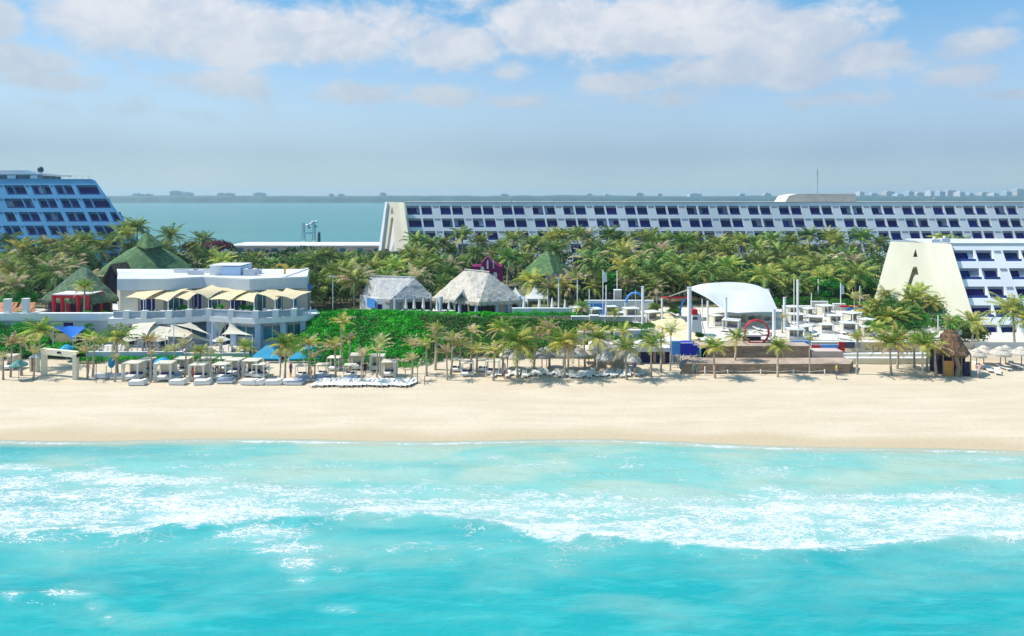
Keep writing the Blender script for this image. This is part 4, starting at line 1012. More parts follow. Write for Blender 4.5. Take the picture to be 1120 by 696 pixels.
em = MB(); em.tube([(X(px,Y),ym,Z(py,Y)) for px,py in ((951,381.5),(955,378),(960,377.2),(966,378.2),(972,377.4))],[.01,.03,.03,.02,.008],5); em.build('flourish',pen,t)
for k,(p0,p1,yy,z1_) in enumerate(((908,1016,77.6,1.62),(905,1020,78.4,1.95))):
    t = slab('pale_step',('lower pale step in front of the beige script wall','upper pale step directly under the beige script wall')[k],'step',p0,p1,yy,yy+.75,.6,z1_,'cream',True,capm='white')
# terraces behind: planter walls
SL = [(625,706,88,88.5,3.1,Z(347,88),'paving','long white pool terrace wall between the huts and the tall white post'),
 (560,628,91.5,92,3.6,Z(338,91.5),'white','white low wall right of the larger thatched hut'),
 (640,715,95,95.5,3.8,Z(329.5,95),'white','white upper terrace wall behind the blue pool screens'),
 (672,712,82.5,83.2,2.8,Z(362,82.5),'greywall','grey-white planter wall behind the palms, left of the rock slope'),
 (632,668,81.5,82.2,2.4,Z(364,81.5),'white','white planter wall behind the grey umbrellas'),
 (645,655,87.2,87.9,3.,Z(346,87.2),'beigewall','short brownish pier in the white pool terrace wall'),
 (672,680,96.5,97.3,4,Z(318,96.5),'paving','pale square block beside the blue arch, left'),
 (775,850,90,90.6,3.6,Z(346,90),'beigewall','beige wall under the big white canopy'),
 (862,960,96.5,97,3.9,Z(335.5,96.5),'paving','beige garden wall in front of the hedge, right of the canopy'),
 (888,905,96.0,96.4,4,Z(330.5,96),'paving','square beige pier rising from the garden wall, left'),
 (912,925,96.0,96.4,4,Z(333,96),'paving','square beige pier rising from the garden wall, right'),
 (860,962,84,84.5,3.2,Z(366.5,84),'white','white pool deck wall in front of the sunbeds'),
 (1066,1160,79.8,80.4,1.,Z(376.5,79.8),'greywall','grey terrace wall below the cream hotel windows')]
for (a,b_,y0_,y1_,z0_,z1_,m,lab) in SL: slab('terrace_wall',lab,'wall',a,b_,y0_,y1_,z0_,z1_,m)
t = thing('pool_screen','sky blue pool screen panels on the white terrace behind a small palm','screen',(X(652,93),93,4)); 
for a,b_,m in ((640,648.5,'skyblue'),(649.5,661.5,'skyblue')):
    mb = MB(); mb.box(X(a,93),X(b_,93),93+(.3 if a<645 else 0),93.1+(.3 if a<645 else 0),3.8,Z(332,93)); mb.build('panel',m,t)
mb = MB(); mb.box(X(639,93),X(664,93),92.6,93.6,3.5,4.02); mb.build('base','white',t)
# opening behind: shade put into the dark colour of its wall and roof
t = thing('shaded_opening','open pavilion behind the palms, its shade put into dark navy colour, left of the blue arch','pavilion',(X(640,106),106,4))
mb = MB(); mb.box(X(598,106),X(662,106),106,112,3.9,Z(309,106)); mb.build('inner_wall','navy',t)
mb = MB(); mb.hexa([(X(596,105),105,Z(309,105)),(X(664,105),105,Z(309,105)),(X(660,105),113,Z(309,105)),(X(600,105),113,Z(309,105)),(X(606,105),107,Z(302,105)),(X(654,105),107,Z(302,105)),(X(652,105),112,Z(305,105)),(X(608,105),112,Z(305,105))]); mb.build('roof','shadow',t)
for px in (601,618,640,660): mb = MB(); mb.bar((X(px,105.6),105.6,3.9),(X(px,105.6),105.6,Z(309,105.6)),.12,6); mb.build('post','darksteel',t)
# paved pool deck
mb = MB(); dys = [79.75+.75*i for i in range(26)]
for a_,b_ in zip(dys,dys[1:]):
    xa_ = [X(708,a_)+(X(1150,a_)-X(708,a_))*k/30 for k in range(31)]; xb_ = [X(708,b_)+(X(1150,b_)-X(708,b_))*k/30 for k in range(31)]
    for k in range(30): mb.add([(xa_[k],a_,gz(xa_[k],a_)+.05),(xa_[k+1],a_,gz(xa_[k+1],a_)+.05),(xb_[k+1],b_,gz(xb_[k+1],b_)+.05),(xb_[k],b_,gz(xb_[k],b_)+.05)],[(0,1,2,3)])
o = mb.build('pool_deck_pavement',mat('deck_paving',(.70,.66,.58),.85,.14,.35,hue=(.60,.54,.46))); o['kind'] = 'structure'
# rock slope
mb = MB(); pts=[(700,340,95),(712,337,96),(735,343,92),(748,350,88),(757,362,83),(766,371,80),(745,372,80.5),(726,360,84),(708,350,89)]
vs = [tuple(P(*p)) for p in pts]; vs = [(x,y,max(z,gz(x,y)+.05)) for x,y,z in vs]; cen = tuple(sum(v[i] for v in vs)/len(vs) for i in range(3)); cen = (cen[0],cen[1],cen[2]+.35)
n_ = len(vs); vs2 = vs+[cen]+[(x,y,z-1.5) for x,y,z in vs]
mb.add(vs2,[(i,(i+1)%n_,n_) for i in range(n_)]+[(i,n_+1+i,n_+1+(i+1)%n_,(i+1)%n_) for i in range(n_)])
o = mb.build('sandstone_path',mat('pale_sandstone',(.70,.60,.36),.85,.1,1,bump=.6,bscale=2)); o['kind'] = 'structure'

# ---- the large white membrane canopy
t = thing('canopy_structure','large arched white membrane canopy on tall white posts above the pool terrace','canopy',(X(800,90),90,4))
mb = MB(); n_,k_ = 24,12; vs = []
top = [(752,315,94),(770,310.5,95),(800,308.6,96),(825,311.5,95.5),(841,318,94)]
bot = [(753,315.5,90),(776,327,88),(797,341.2,86),(826,341.2,85.5),(851.5,341,86)]
def cr(l,u):
    q = u*(len(l)-1); i = min(int(q),len(l)-2); f_ = q-i; a,b_ = Vector(l[i]),Vector(l[i+1])
    p0_ = Vector(l[i-1]) if i else a*2-b_; p3 = Vector(l[i+2]) if i+2 < len(l) else b_*2-a
    return .5*((2*a)+(b_-p0_)*f_+(2*p0_-5*a+4*b_-p3)*f_*f_+(3*a-p0_-3*b_+p3)*f_**3)
for j in range(k_+1):
    v = j/k_
    for i in range(n_+1):
        a,b_ = cr(top,i/n_),cr(bot,i/n_); q = a.lerp(b_,v); p = P(q.x,q.y-2.0*math.sin(math.pi*v)*math.sin(math.pi*i/n_),q.z); vs.append(p)
fs = [(j*(n_+1)+i,j*(n_+1)+i+1,(j+1)*(n_+1)+i+1,(j+1)*(n_+1)+i) for j in range(k_) for i in range(n_)]
mb.add(vs,fs); mb.add([v-Vector((0,0,.03)) for v in vs],[f[::-1] for f in fs]); mb.build('membrane','whitesail',t,smooth=True)
mb = MB(); sail(mb,P(753,316,90),P(752,318,92),P(719,329,93),P(722,327.5,89),k=.1); mb.build('side_membrane','whitesail',t,smooth=True)
edge = [P(*cr(bot,i/12)) for i in range(13)]
mb = MB(); mb.tube(edge,.06,5); mb.build('edge_cable','white',t)
for (px,py0,py1,Y,w) in ((754,315,374,79.9,.25),(724,327,350,88.5,.12),(774,330,361,86.5,.13),(794,326,362,85.2,.16),(846.5,339,375,82,.2),(768,328,362,86,.06),(839,317,341,95,.3)):
    mb = MB(); x = X(px,Y); z1_ = Z(py0,Y); mb.tube([(x,Y,gz(x,Y)-.2),(x,Y,z1_)],w,10); mb.build('post','white',t)
    mb = MB(); mb.lathe([(w*1.15,0),(w*1.15,.08),(0,.12)],(x,Y,z1_),10); mb.build('post_cap','greyroof',t)
POSTS = [(703,314,355,84.5,.17,'thick white post left of the rock slope'),(858,326,362,85,.17,'thick white post just right of the big canopy'),(872.5,307,374,80.5,.14,'tallest white post, right of the canopy'),(868.5,306,372,80.7,.05,'thin pole touching the left of the tallest white post'),
 (611,305,340,92,.09,'white lamp post right of the white tents'),(631.5,307,342,92,.06,'thin white pole before the dark navy pavilion'),(644.5,317,346,90,.06,'short thin white pole beside the blue pool screen'),(663,313,346,90,.08,'white pole at the right of the blue pool screens'),
 (659.5,296,342,92,.06,'tall thin pole with a small white flag, before the dark pavilion'),(675,297,325,98,.07,'pole rising from the pale square block'),(895,306,330,100,.09,'grey pole before the bright green tree, left'),(887.5,321,340,95,.06,'short pole left of the bright green tree'),
 (905.5,330,348,92,.05,'short thin pole below the bright green tree'),(919.5,310,335,96,.07,'pole with a white flag right of the bright green tree'),(940.5,314,345,93,.07,'grey pole right of the blue and red arch beam'),(239.5,0,0,0,0,''),(364,303,336,92,.05,'white lamp pole at the right of the restaurant'),(339,314,345,92,.05,'slim pole with a blue round sign by the restaurant right corner'),
 (599,317,342,95,.04,'thin pole at the right of the white tents'),(695,318,352,86,.03,'very thin pole left of the thick white post'),(915.5,343,382,80.5,.03,'very thin pole before the sunbeds above the long blue panel'),(1026,346,372,82,.06,'white pole before the bush at the foot of the letter A wall')]
for (px,a,b_,Y,w,lab) in POSTS:
    if not Y: continue
    x = X(px,Y); zt_ = Z(a,Y); t = thing('white_pole',lab,'pole',(x,Y,gz(x,Y)),'white poles around the pool terraces')
    mb = MB(); mb.tube([(x,Y,gz(x,Y)-.3),(x,Y,zt_)],w,8); mb.build('shaft','white',t)
    mb = MB(); mb.lathe([(w*1.3,0),(w*1.3,.06),(0,.1)],(x,Y,zt_),8); mb.build('cap','greyroof',t)
    if 'flag' in lab:
        mb = MB(); s_ = -1 if px > 800 else 1
        mb.hexa([(x+.04,Y,zt_-1.6),(x-s_*.6*(-1 if px<800 else 1),Y+.1,zt_-1.5),(x-s_*.6*(-1 if px<800 else 1),Y+.14,zt_-1.5),(x+.04,Y+.04,zt_-1.6),(x+.04,Y,zt_-.1),(x-s_*.5*(-1 if px<800 else 1),Y+.1,zt_-.4),(x-s_*.5*(-1 if px<800 else 1),Y+.14,zt_-.4),(x+.04,Y+.04,zt_-.1)])
        mb.build('flag','whitesail',t)
    if 'lamp' in lab: mb = MB(); mb.box(x-.5,x+.3,Y-.08,Y+.08,zt_+.02,zt_+.12); mb.build('lamp_head','white',t)
    if 'round sign' in lab: mb = MB(); mb.lathe([(0,0),(.4,.02),(.4,.06),(0,.08)],(0,0,0),14); mb.v = [(x+a_,Y-.15-c,zt_+b2) for a_,b2,c in mb.v]; mb.build('sign_disc','skyblue',t)
x = X(786,128); t = thing('small_flag','small white pennant among the palms behind the big canopy','flag',(x,128,4)); mb = MB(); mb.tube([(x,128,4),(x,128,Z(296,128))],.05,5); mb.build('pole','white',t)
mb = MB(); mb.hexa([(x-1.2,128,Z(303,128)),(x-.05,128,Z(303,128)),(x-.05,128.1,Z(303,128)),(x-1.2,128.1,Z(303,128)),(x-.3,128,Z(297,128)),(x-.05,128,Z(296.5,128)),(x-.05,128.1,Z(296.5,128)),(x-.3,128.1,Z(297,128))]); mb.build('pennant','white',t)
# arches
def arch(px0,px1,pytop,pybot,Y,w,m,lab,beam=None):
    t = thing('blue_arch',lab,'arch',(X((px0+px1)/2,Y),Y,Z(pybot,Y)),'blue play arches by the pool'); xa,xb = X(px0,Y),X(px1,Y); zb_,zt_ = Z(pybot,Y),Z(pytop,Y); c_ = (xa+xb)/2; rx = (xb-xa)/2
    mb = MB(); mb.tube([(c_-rx*math.cos(a_),Y,zb_+(zt_-zb_)*math.sin(a_)) for a_ in [math.pi*i/16 for i in range(17)]],w,8); mb.build('arch_tube',m,t,smooth=True)
    mb = MB(); mb.box(xa-.2,xa+.2,Y-.2,Y+.2,zb_-.8,zb_); mb.box(xb-.2,xb+.2,Y-.2,Y+.2,zb_-.8,zb_); mb.build('footing','white',t)
    if beam: mb = MB(); mb.tube([(X(beam[0],Y),Y-.1,zt_+.05),(X(beam[1],Y),Y-.1,zt_+.1)],.13,6); mb.build('red_beam','red',t)
arch(685,704,320.5,331.5,94,.16,'skyblue','blue arch left of the thick white post')
arch(926,953,335.5,344.5,93,.22,'skyblue','blue arch with a red beam across its top, right of the sunbeds',(918,952))
arch(744,758,326,345,90,.12,'skyblue','narrow blue arch behind the left canopy post',(724,757))
t = thing('lifeguard_hut','small cream kiosk with red top box and dark window behind the left canopy post','kiosk',(X(762,82.5),82.5,3.2)); Y = 82.5
mb = MB(); mb.hexa([(X(756,Y),Y,3.1),(X(769,Y),Y,3.1),(X(768,Y),Y+1.3,3.1),(X(757,Y),Y+1.3,3.1),(X(757.5,Y),Y,Z(344.5,Y)),(X(766,Y),Y,Z(344.5,Y)),(X(766,Y),Y+1.2,Z(344.5,Y)),(X(757.5,Y),Y+1.2,Z(344.5,Y))]); mb.build('wall','greywall',t)
mb = MB(); mb.box(X(757,Y),X(763,Y),Y-.05,Y+1.2,Z(344.5,Y)+.003,Z(339,Y)); mb.build('red_box','red',t)
mb = MB(); mb.box(X(757.5,Y),X(763,Y),Y-.03,Y-.005,Z(350,Y),Z(346.8,Y)); mb.build('window','darksteel',t)
mb = MB(); mb.bar((X(765,Y),Y,Z(339,Y)),(X(771,Y),Y-.3,3.2),.04,5); mb.build('ladder','steel',t)
# tiki bar
Y = 74.5; c = G(1047,412); Y = c.y
t = thing('tiki_bar','small beach bar with shaggy brown thatch roof and an orange plywood counter','beach bar',tuple(c))
mb = MB(); x = c.x; s_ = Y/F
prof = [(0,22*s_+2.1),(5*s_,20.5*s_+2.05),(9*s_,17*s_+2.0),(11.5*s_,12*s_+1.95),(13.5*s_,7*s_+1.9),(16*s_,3*s_+1.85),(18*s_,0*s_+1.8)]
mb.lathe([(r_,z_) for r_,z_ in prof],(x+.1,Y+1.3,c.z+.5),26,jit=.09)
for ring_ in (0,1,2,3,4):
    for k in range(30):
        a_ = 2*math.pi*k/30; a2 = 2*math.pi*(k+1)/30; q,hh = ((6*s_,20*s_+2.1),(9.5*s_,16*s_+2.0),(11.5*s_,12*s_+2),(13*s_,7.5*s_+1.95),(15.5*s_,3.5*s_+1.9))[ring_]
        fringe(mb,(x+.1+q*math.cos(a_),Y+1.3+q*math.sin(a_),c.z+hh+.5),(x+.1+q*math.cos(a2),Y+1.3+q*math.sin(a2),c.z+hh+.5),.4)
for k in range(22):
    a_ = 2*math.pi*k/22; a2 = 2*math.pi*(k+1)/22; q = 17.5*s_
    fringe(mb,(x+.1+q*math.cos(a_),Y+1.3+q*math.sin(a_),c.z+2.45),(x+.1+q*math.cos(a2),Y+1.3+q*math.sin(a2),c.z+2.45),.4)
mb.build('roof','brownthatch',t)
zb_ = c.z-.05
mb = MB(); mb.box(x-15*s_,x-3.8*s_,Y,Y+.08,zb_,c.z+1.65); mb.build('counter_panel','orangewood',t)
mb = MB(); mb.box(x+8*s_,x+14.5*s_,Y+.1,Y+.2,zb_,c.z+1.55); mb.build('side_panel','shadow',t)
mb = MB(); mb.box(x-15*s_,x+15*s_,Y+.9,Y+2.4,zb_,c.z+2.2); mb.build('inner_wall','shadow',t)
mb = MB(); mb.tube([(x,Y+.05,zb_),(x+.2,Y+.1,c.z+1.0),(x-.1,Y+.2,c.z+2.2)],[.3,.22,.28],8); mb.build('driftwood_post','wood',t)
for dx in (-15,-5,5,15): mb = MB(); mb.bar((x+dx*s_,Y+.05,zb_),(x+dx*s_,Y+.05,c.z+2.3),.07,6); mb.build('post','wood',t)
# ---------------------------------------------------------------- beach furniture
# four-post cabanas
def make_cabana():
    t = thing('cabana','white cabana','cabana',(0,0,0))
    w,d,h = .9,.9,2.05
    for sx_ in (-1,1):
        for sy_ in (-1,1): mb = MB(); mb.box(sx_*w-.05,sx_*w+.05,sy_*d-.05,sy_*d+.05,0,h); mb.build('post','white',t)
    mb = MB(); mb.box(-w-.06,w+.06,-d-.06,d+.06,h+.002,h+.1); 
    mb.add([(-w,-d,h+.102),(w,-d,h+.102),(w,d,h+.102),(-w,d,h+.102),(0,0,h+.2)],[(0,1,4),(1,2,4),(2,3,4),(3,0,4)]); mb.build('roof','creamsail',t)
    mb = MB(); mb.box(-w+.07,w-.07,-d+.07,d-.07,.18,.5); bd = mb.build('bed','cushion',t)
    mb = MB(); mb.box(-w+.2,-.05,d-.5,d-.15,.502,.72); mb.box(.1,w-.2,d-.5,d-.15,.502,.70); mb.build('pillow','navycush',bd)
    return t
def curtain(mb,x,y,h=2.03,flare=.12):
    mb.tube([(x,y,.06),(x,y,.7),(x,y,1.2),(x,y,h)],[.2,.13,.09,.22],7)
cab_open = make_cabana()
cab_cur = make_cabana(); w,d = .9,.9
for sx_ in (-1,1):
    for sy_ in (-1,1): mb = MB(); curtain(mb,sx_*(w-.14),sy_*(d-.14)); mb.build('curtain','creamsail',cab_cur)
mb = MB(); mb.box(-.86,.86,.84,.87,.3,2.04); mb.build('back_curtain','creamsail',cab_cur)
CB = [(11,406,'c',.9),(146.5,418,'c',1.08),(160,411.5,'c',.95),(181,418.5,'c',1.08),(201,411,'c',.98),(218,418.5,'c',1.0),(226,411,'o',.95),(243,417,'o',.95),(257,413,'c',1.02),(246,407,'o',.8),(276,414,'c',1.02),(285,415,'o',.85),(366,407,'o',.85),(391,406,'c',.95),(383,414,'o',.75),
 (413,407,'c',.95),(426,414,'c',.95),(500,408,'o',.8),(511,413,'o',.85),(528,408,'o',.75),(539,412,'o',.9),(330,414,'o',.72),(352,413,'o',.72)]
cl = []
for (px,py,k,sc) in CB:
    p = G(px,py); p.y += .9*sc; p.x = X(px,p.y); p.z = gz(p.x,p.y)
    o = place(cab_cur if k=='c' else cab_open, p, '', 'white cabanas on the sand', random.uniform(-.1,.1), (sc*.86,sc*.8,sc*.80))
    z_ = 'left of the beige gateway' if px < 40 else ('in front of the restaurant' if px < 300 else ('at the foot of the green dune' if px < 470 else 'on the sand right of the dune'))
    cl.append((px,o,('curtained white cabana ' if k=='c' else 'open white four-post cabana ')+z_))
relabel(cl,'')
# daybeds (solid white beds) and loungers
def make_daybed(cm):
    t = thing('daybed','bed','daybed',(0,0,0))
    mb = MB(); mb.box(-.8,.8,-.45,.45,.06,.3); mb.build('frame','white',t)
    mb = MB(); mb.box(-.78,.78,-.43,.43,.302,.46); bd = mb.build('mattress',cm,t)
    mb = MB(); mb.box(.4,.72,-.38,.38,.462,.56); mb.build('pillow',cm,bd); return t
bedw, bedg = make_daybed('cushion'), make_daybed('greycush')
bl_ = []
for (px,py,k) in ((151,421,'w'),(195,420.5,'w'),(222,420.5,'w'),(247,419,'g'),(273,420.5,'w'),(281,420.5,'w'),(300,420.5,'w'),(323,420.5,'g'),(319,420,'w'),(113,413.5,'w'),(131,414,'g'),(338,417,'g'),(384,417.5,'g'),(190,414,'g'),(353,416,'g')):
    p = G(px,py); o = place(bedw if k=='w' else bedg, p, '', 'daybeds on the sand', random.uniform(-.15,.15), 1.0)
    bl_.append((px,o,('low white daybed' if k=='w' else 'low grey-blue daybed')+(' just right of the beige gateway' if px < 140 else ' on the sand in front of the cabanas')))
relabel(bl_,'')
def make_lounger():
    t = thing('sun_lounger','lounger','sun lounger',(0,0,0))
    mb = MB(); mb.box(-.3,.3,-.95,.35,.26,.32)
    mb.hexa([(-.3,.35,.26),(.3,.35,.26),(.3,.95,.62),(-.3,.95,.62),(-.3,.35,.32),(.3,.35,.32),(.3,.93,.68),(-.3,.93,.68)]); mb.build('bed','cushion',t)
    for sx_ in (-1,1):
        for y_ in (-.85,.3): mb = MB(); mb.box(sx_*.27-.03,sx_*.27+.03,y_-.03,y_+.03,0,.258); mb.build('leg','white',t)
    return t
lng = make_lounger(); ll = []
for i in range(21):
    px = 345+i*5.3+random.uniform(-.8,.8); p = G(px,421.5+random.uniform(-.7,.3)); o = place(lng,p,'','white sun loungers on the beach',random.uniform(-.5,-.2),(.95,.95,.75))
    ll.append((px,o,'white lounger in the long sand row before the green dune'))
lngo = None
for i,(px,py) in enumerate([(random.uniform(858,962),random.uniform(340,372)) for _ in range(30)]+[(random.uniform(780,848),random.uniform(346,368)) for _ in range(10)]+[(random.uniform(640,700),random.uniform(348,360)) for _ in range(10)]):
    Y = 80+(374-py)*.42; x = X(px,Y); o = place(lng,(x,Y,gz(x,Y)+.06),'','white sun loungers on the pool deck',random.uniform(0,6.28))
    ll.append((px,o,'white lounger '+('right of the tallest white post' if px > 850 else ('under the big canopy' if px > 770 else 'left of the rock slope'))))
for i in range(26):
    px = 541+i*6.4+random.uniform(-1.2,1.2); p = G(px,411.5+random.uniform(-2.,1.4)); o = place(lng,p,'','white sun loungers on the beach',random.uniform(-.9,.4),(.9,.9,.72))
    ll.append((px,o,'white sun lounger in the row beneath the thatched umbrellas'))
for px,py in ((1072,402),(1082,406),(1091,409),(1098,404),(1111,402)):
    p = G(px,py); o = place(lng,p,'','white sun loungers on the beach',random.uniform(-.6,.6)); ll.append((px,o,'white sun lounger beneath the pale thatched umbrellas at the right edge'))
relabel(ll,'')
# thatched umbrellas
def make_palapa(m,steep):
    t = thing('thatched_umbrella','umbrella','beach umbrella',(0,0,0)); mb = MB()
    prof = [(0,2.1+.75*steep),(.16,2.1+.68*steep),(.5,2.1+.42*steep),(.85,2.1+.12*steep),(1.08,1.92)]
    mb.lathe(prof,(0,0,0),20,jit=.03)
    for k in range(20):
        a_,a2 = 2*math.pi*k/20,2*math.pi*(k+1)/20; q = 1.06; fringe(mb,(q*math.cos(a_),q*math.sin(a_),1.93),(q*math.cos(a2),q*math.sin(a2),1.93),.25)
        q = .62; fringe(mb,(q*math.cos(a_),q*math.sin(a_),2.1+.36*steep),(q*math.cos(a2),q*math.sin(a2),2.1+.36*steep),.16)
    mb.build('canopy',m,t)
    mb = MB(); mb.tube([(0,0,-.1),(.03,0,1.2),(0,0,2.1+.6*steep)],.055,6); mb.build('pole','wood',t); return t
pa,pb = make_palapa('thatch',1.1),make_palapa('greythatch',1.35)
pl_ = []
for (px,py,k,sc) in ((555,403,'a',.95),(566,406,'b',1.0),(593,404.5,'b',1.0),(598,402,'b',.95),(616,404,'a',1.),(633,404,'b',1.05),(644,401,'a',.95),(662,408,'b',1.05),(668,401,'a',1.),(680,403,'a',1.0),(692,409,'b',.95),
  (1068,403,'a',.95),(1076,399,'a',.95),(1094,403,'a',1.05),(1100,399,'a',.95),(1117,402,'a',1.0)):
    p = G(px,py); o = place(pa if k=='a' else pb,p,'','thatched beach umbrellas',random.uniform(0,6),(sc*.95,sc*.95,sc*.80))
    pl_.append((px,o,('pale' if k=='a' else 'grey')+' thatched beach umbrella '+('right of the brown beach bar' if px > 1000 else 'over the loungers right of the green dune')))
relabel(pl_,'')
# turquoise umbrellas and tents
def umbrella(px,py,lab,m,r_=.95,h=2.0,closed=False):
    p = G(px,py); t = thing('beach_umbrella',lab,'beach umbrella',tuple(p)); mb = MB()
    if closed: mb.lathe([(.02,h),(.16,h-.2),(.3,h-.6),(.34,h-1.0),(.14,h-1.25)],tuple(p),8)
    else:
        n_ = 8; mb.lathe([(0,h+.42),(r_*.35,h+.32),(r_*.75,h+.1),(r_,h-.1),(r_*.99,h-.22)],tuple(p),n_)
    mb.build('canopy',m,t); mb = MB(); mb.bar(p-Vector((0,0,.1)),p+Vector((0,0,h+.3)),.035,6); mb.build('pole','steel',t)
teal2 = mat('faded_teal_canvas',(.12,.30,.27),.8,.15,1.5)
umbrella(20.5,416,'faded teal beach umbrella at the left, before a small cabana',teal2,.85,1.7)
umbrella(178,411,'turquoise beach umbrella between the cabanas under the restaurant',"teal",.95,1.55)
umbrella(122,411,'closed bright blue umbrella right of the beige gateway',"teal",.9,2.1,True)
umbrella(73,395,'turquoise umbrella behind the beige gateway crossbar, by the blue sail',"teal",.8,1.5)
def tent(px,py,hw,Y,lab,pye,pya):
    x = X(px,Y); g = gz(x,Y); t = thing('canopy_tent',lab,'tent',(x,Y,g),'turquoise roofed tents'); ze,za = Z(pye,Y),Z(pya,Y+hw*.8); d = hw*.8
    cs = [(x-hw,Y-.0,ze),(x+hw,Y,ze),(x+hw*.9,Y+2*d,ze),(x-hw*.9,Y+2*d,ze)]; ap = [(x-.25,Y+d,za),(x+.25,Y+d,za)]
    mb = MB(); mb.add(cs+ap,[(0,1,5,4),(1,2,5),(2,3,4,5),(3,0,4)]); mb.add([(a,b_,c-.12) for a,b_,c in cs]+cs,[(0,1,5,4),(1,2,6,5),(2,3,7,6),(3,0,4,7)]); mb.build('roof','teal',t)
    for q in cs+[((cs[0][0]+cs[1][0])/2-.1,Y,ze)]: mb = MB(); mb.bar((q[0],q[1]+.05,g-.1),(q[0],q[1]+.05,ze),.09,6); mb.build('post','white',t)
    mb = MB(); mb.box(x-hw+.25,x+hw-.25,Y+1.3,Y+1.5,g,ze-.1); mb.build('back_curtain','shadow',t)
    mb = MB(); mb.box(x-hw,x+hw,Y+.0,Y+.06,g+.1,g+.25); mb.build('railing','cushion',t)
tent(289,402,1.75,78.3,'turquoise hip-roofed tent, left one of the pair beside the restaurant',392.5,377.5)
tent(333,402,1.85,78.3,'turquoise hip-roofed tent, right one of the pair, below the green dune',392.5,377.5)
# beige gateway
Y = 73.4; t = thing('beach_gateway','plain beige square gateway with a small dark plaque, standing on the sand','gateway',(X(64,Y),Y,.8))
mb = MB(); mb.box(X(44.5,Y),X(49,Y),Y,Y+.45,.5,Z(387.8,Y)); mb.build('pillar','cream',t)
mb = MB(); mb.box(X(79,71.8),X(83.5,71.8),71.8,72.25,.3,Z(387.8,71.8)); mb.build('pillar','cream',t)
mb = MB(); zt_ = Z(383.6,72.6); mb.prism([(X(44.5,Y),Y),(X(49,Y)-.4,Y+.45),(X(83.5,71.8),72.25),(X(83.5,71.8),71.8)],Z(387.8,Y)+.002,zt_+.03); mb.build('beam','cream',t)
mb = MB(); a = X(62.5,72.5); mb.prism([(a,72.45),(a+.42,72.42),(a+.42,72.5),(a,72.53)],Z(387.5,72.5)+.05,Z(384.8,72.5)); mb.build('plaque','shadow',t)
p = G(36.5,407); t = thing('beach_kiosk','slim cream kiosk with grey pointed roof left of the beige gateway','kiosk',tuple(p))
for dx in (-.35,.3): mb = MB(); mb.box(p.x+dx-.09,p.x+dx+.09,p.y,p.y+.5,p.z-.1,p.z+1.55); mb.build('pillar','cream',t)
mb = MB(); mb.box(p.x-.25,p.x+.2,p.y+.1,p.y+.5,p.z-.1,p.z+1.5); mb.build('door','wood',t)
mb = MB(); mb.add([(p.x-.5,p.y-.1,p.z+1.56),(p.x+.46,p.y-.1,p.z+1.56),(p.x+.46,p.y+.7,p.z+1.56),(p.x-.5,p.y+.7,p.z+1.56),(p.x,p.y+.3,p.z+2.1)],[(0,1,4),(1,2,4),(2,3,4),(3,0,4),(3,2,1,0)]); mb.build('roof','greyroof',t)
# short posts and net lines on the beach
for i,(px,py,h,lab) in enumerate(((443,416,1.15,'left end post of the low wooden bar near the dune'),(456.5,420,1.7,'slim wooden pole right of the low bar near the dune'),(464.3,421.5,.9,'short wooden stake on the open sand left of two cabanas'),(105,419,2.0,'thin bare pole right of the beige gateway'),(116,416,1.5,'short bare pole beside the white daybed right of the gateway'))):
    p = G(px,py); t = thing('wooden_pole',lab,'pole',tuple(p)); mb = MB(); mb.tube([p-Vector((0,0,.2)),p+Vector((.02,0,h))],.045,6); mb.build('shaft','wood',t)
    if i == 0: mb = MB(); mb.bar(p+Vector((-.2,0,h*.95)),p+Vector((.9,0,h*.95)),.04,5); mb.build('crossbar','wood',t)
# white cabana roofs/daybeds on the pool decks
def make_poolbed():
    t = thing('pool_daybed','bed','daybed',(0,0,0))
    for sx_ in (-1,1):
        for sy_ in (-1,1): mb = MB(); mb.box(sx_*.95-.05,sx_*.95+.05,sy_*.8-.05,sy_*.8+.05,0,1.4); mb.build('post','white',t)
    mb = MB(); mb.box(-1.05,1.05,-.9,.9,1.402,1.5); mb.build('roof','whitesail',t)
    mb = MB(); mb.box(-.9,.9,-.7,.7,.1,.5); mb.build('mattress','cushion',t); mb = MB(); mb.box(-.93,.93,.74,.77,.1,1.39); mb.build('back_curtain','creamsail',t); mb = MB(); mb.box(-.94,-.9,-.5,.7,.1,1.39); mb.build('side_curtain','creamsail',t); mb = MB(); mb.box(.9,.94,.0,.7,.1,1.39); mb.build('side_curtain','creamsail',t); mb = MB(); mb.box(-.6,.1,.3,.6,.502,.72); mb.box(.2,.7,.35,.62,.502,.66); mb.build('pillow','purpcush',t); return t
pbd = make_poolbed(); lp = []
PB = [(866,344),(884,345),(903,343),(871,354),(892,356),(913,354),(932,352),(880,366),(904,364),(928,364),(948,358),(785,355),(803,353),(820,352),(838,353),(800,362),(870,372),(690,349),(712,352),(676,352),(632,346),(650,350),(668,342),(948,366)]
for px,py in PB:
    Y = 80+ (374-py)*.42; x = X(px,Y); zg = gz(x,Y); 
    o = place(pbd,(x,Y,zg-.02),'','white canopied daybeds on the pool deck',random.uniform(-.5,.5),random.uniform(.68,1.0))
    a_ = 'under the big canopy' if 775 < px < 850 else ('right of the tallest white post' if px > 850 else 'left of the rock slope')
    b_ = 'rear' if py < 347 else ('middle' if py < 358 else 'front-row')
    lp.append((px,o,f'{b_} white canopied daybed {a_}'))
relabel(lp,'')
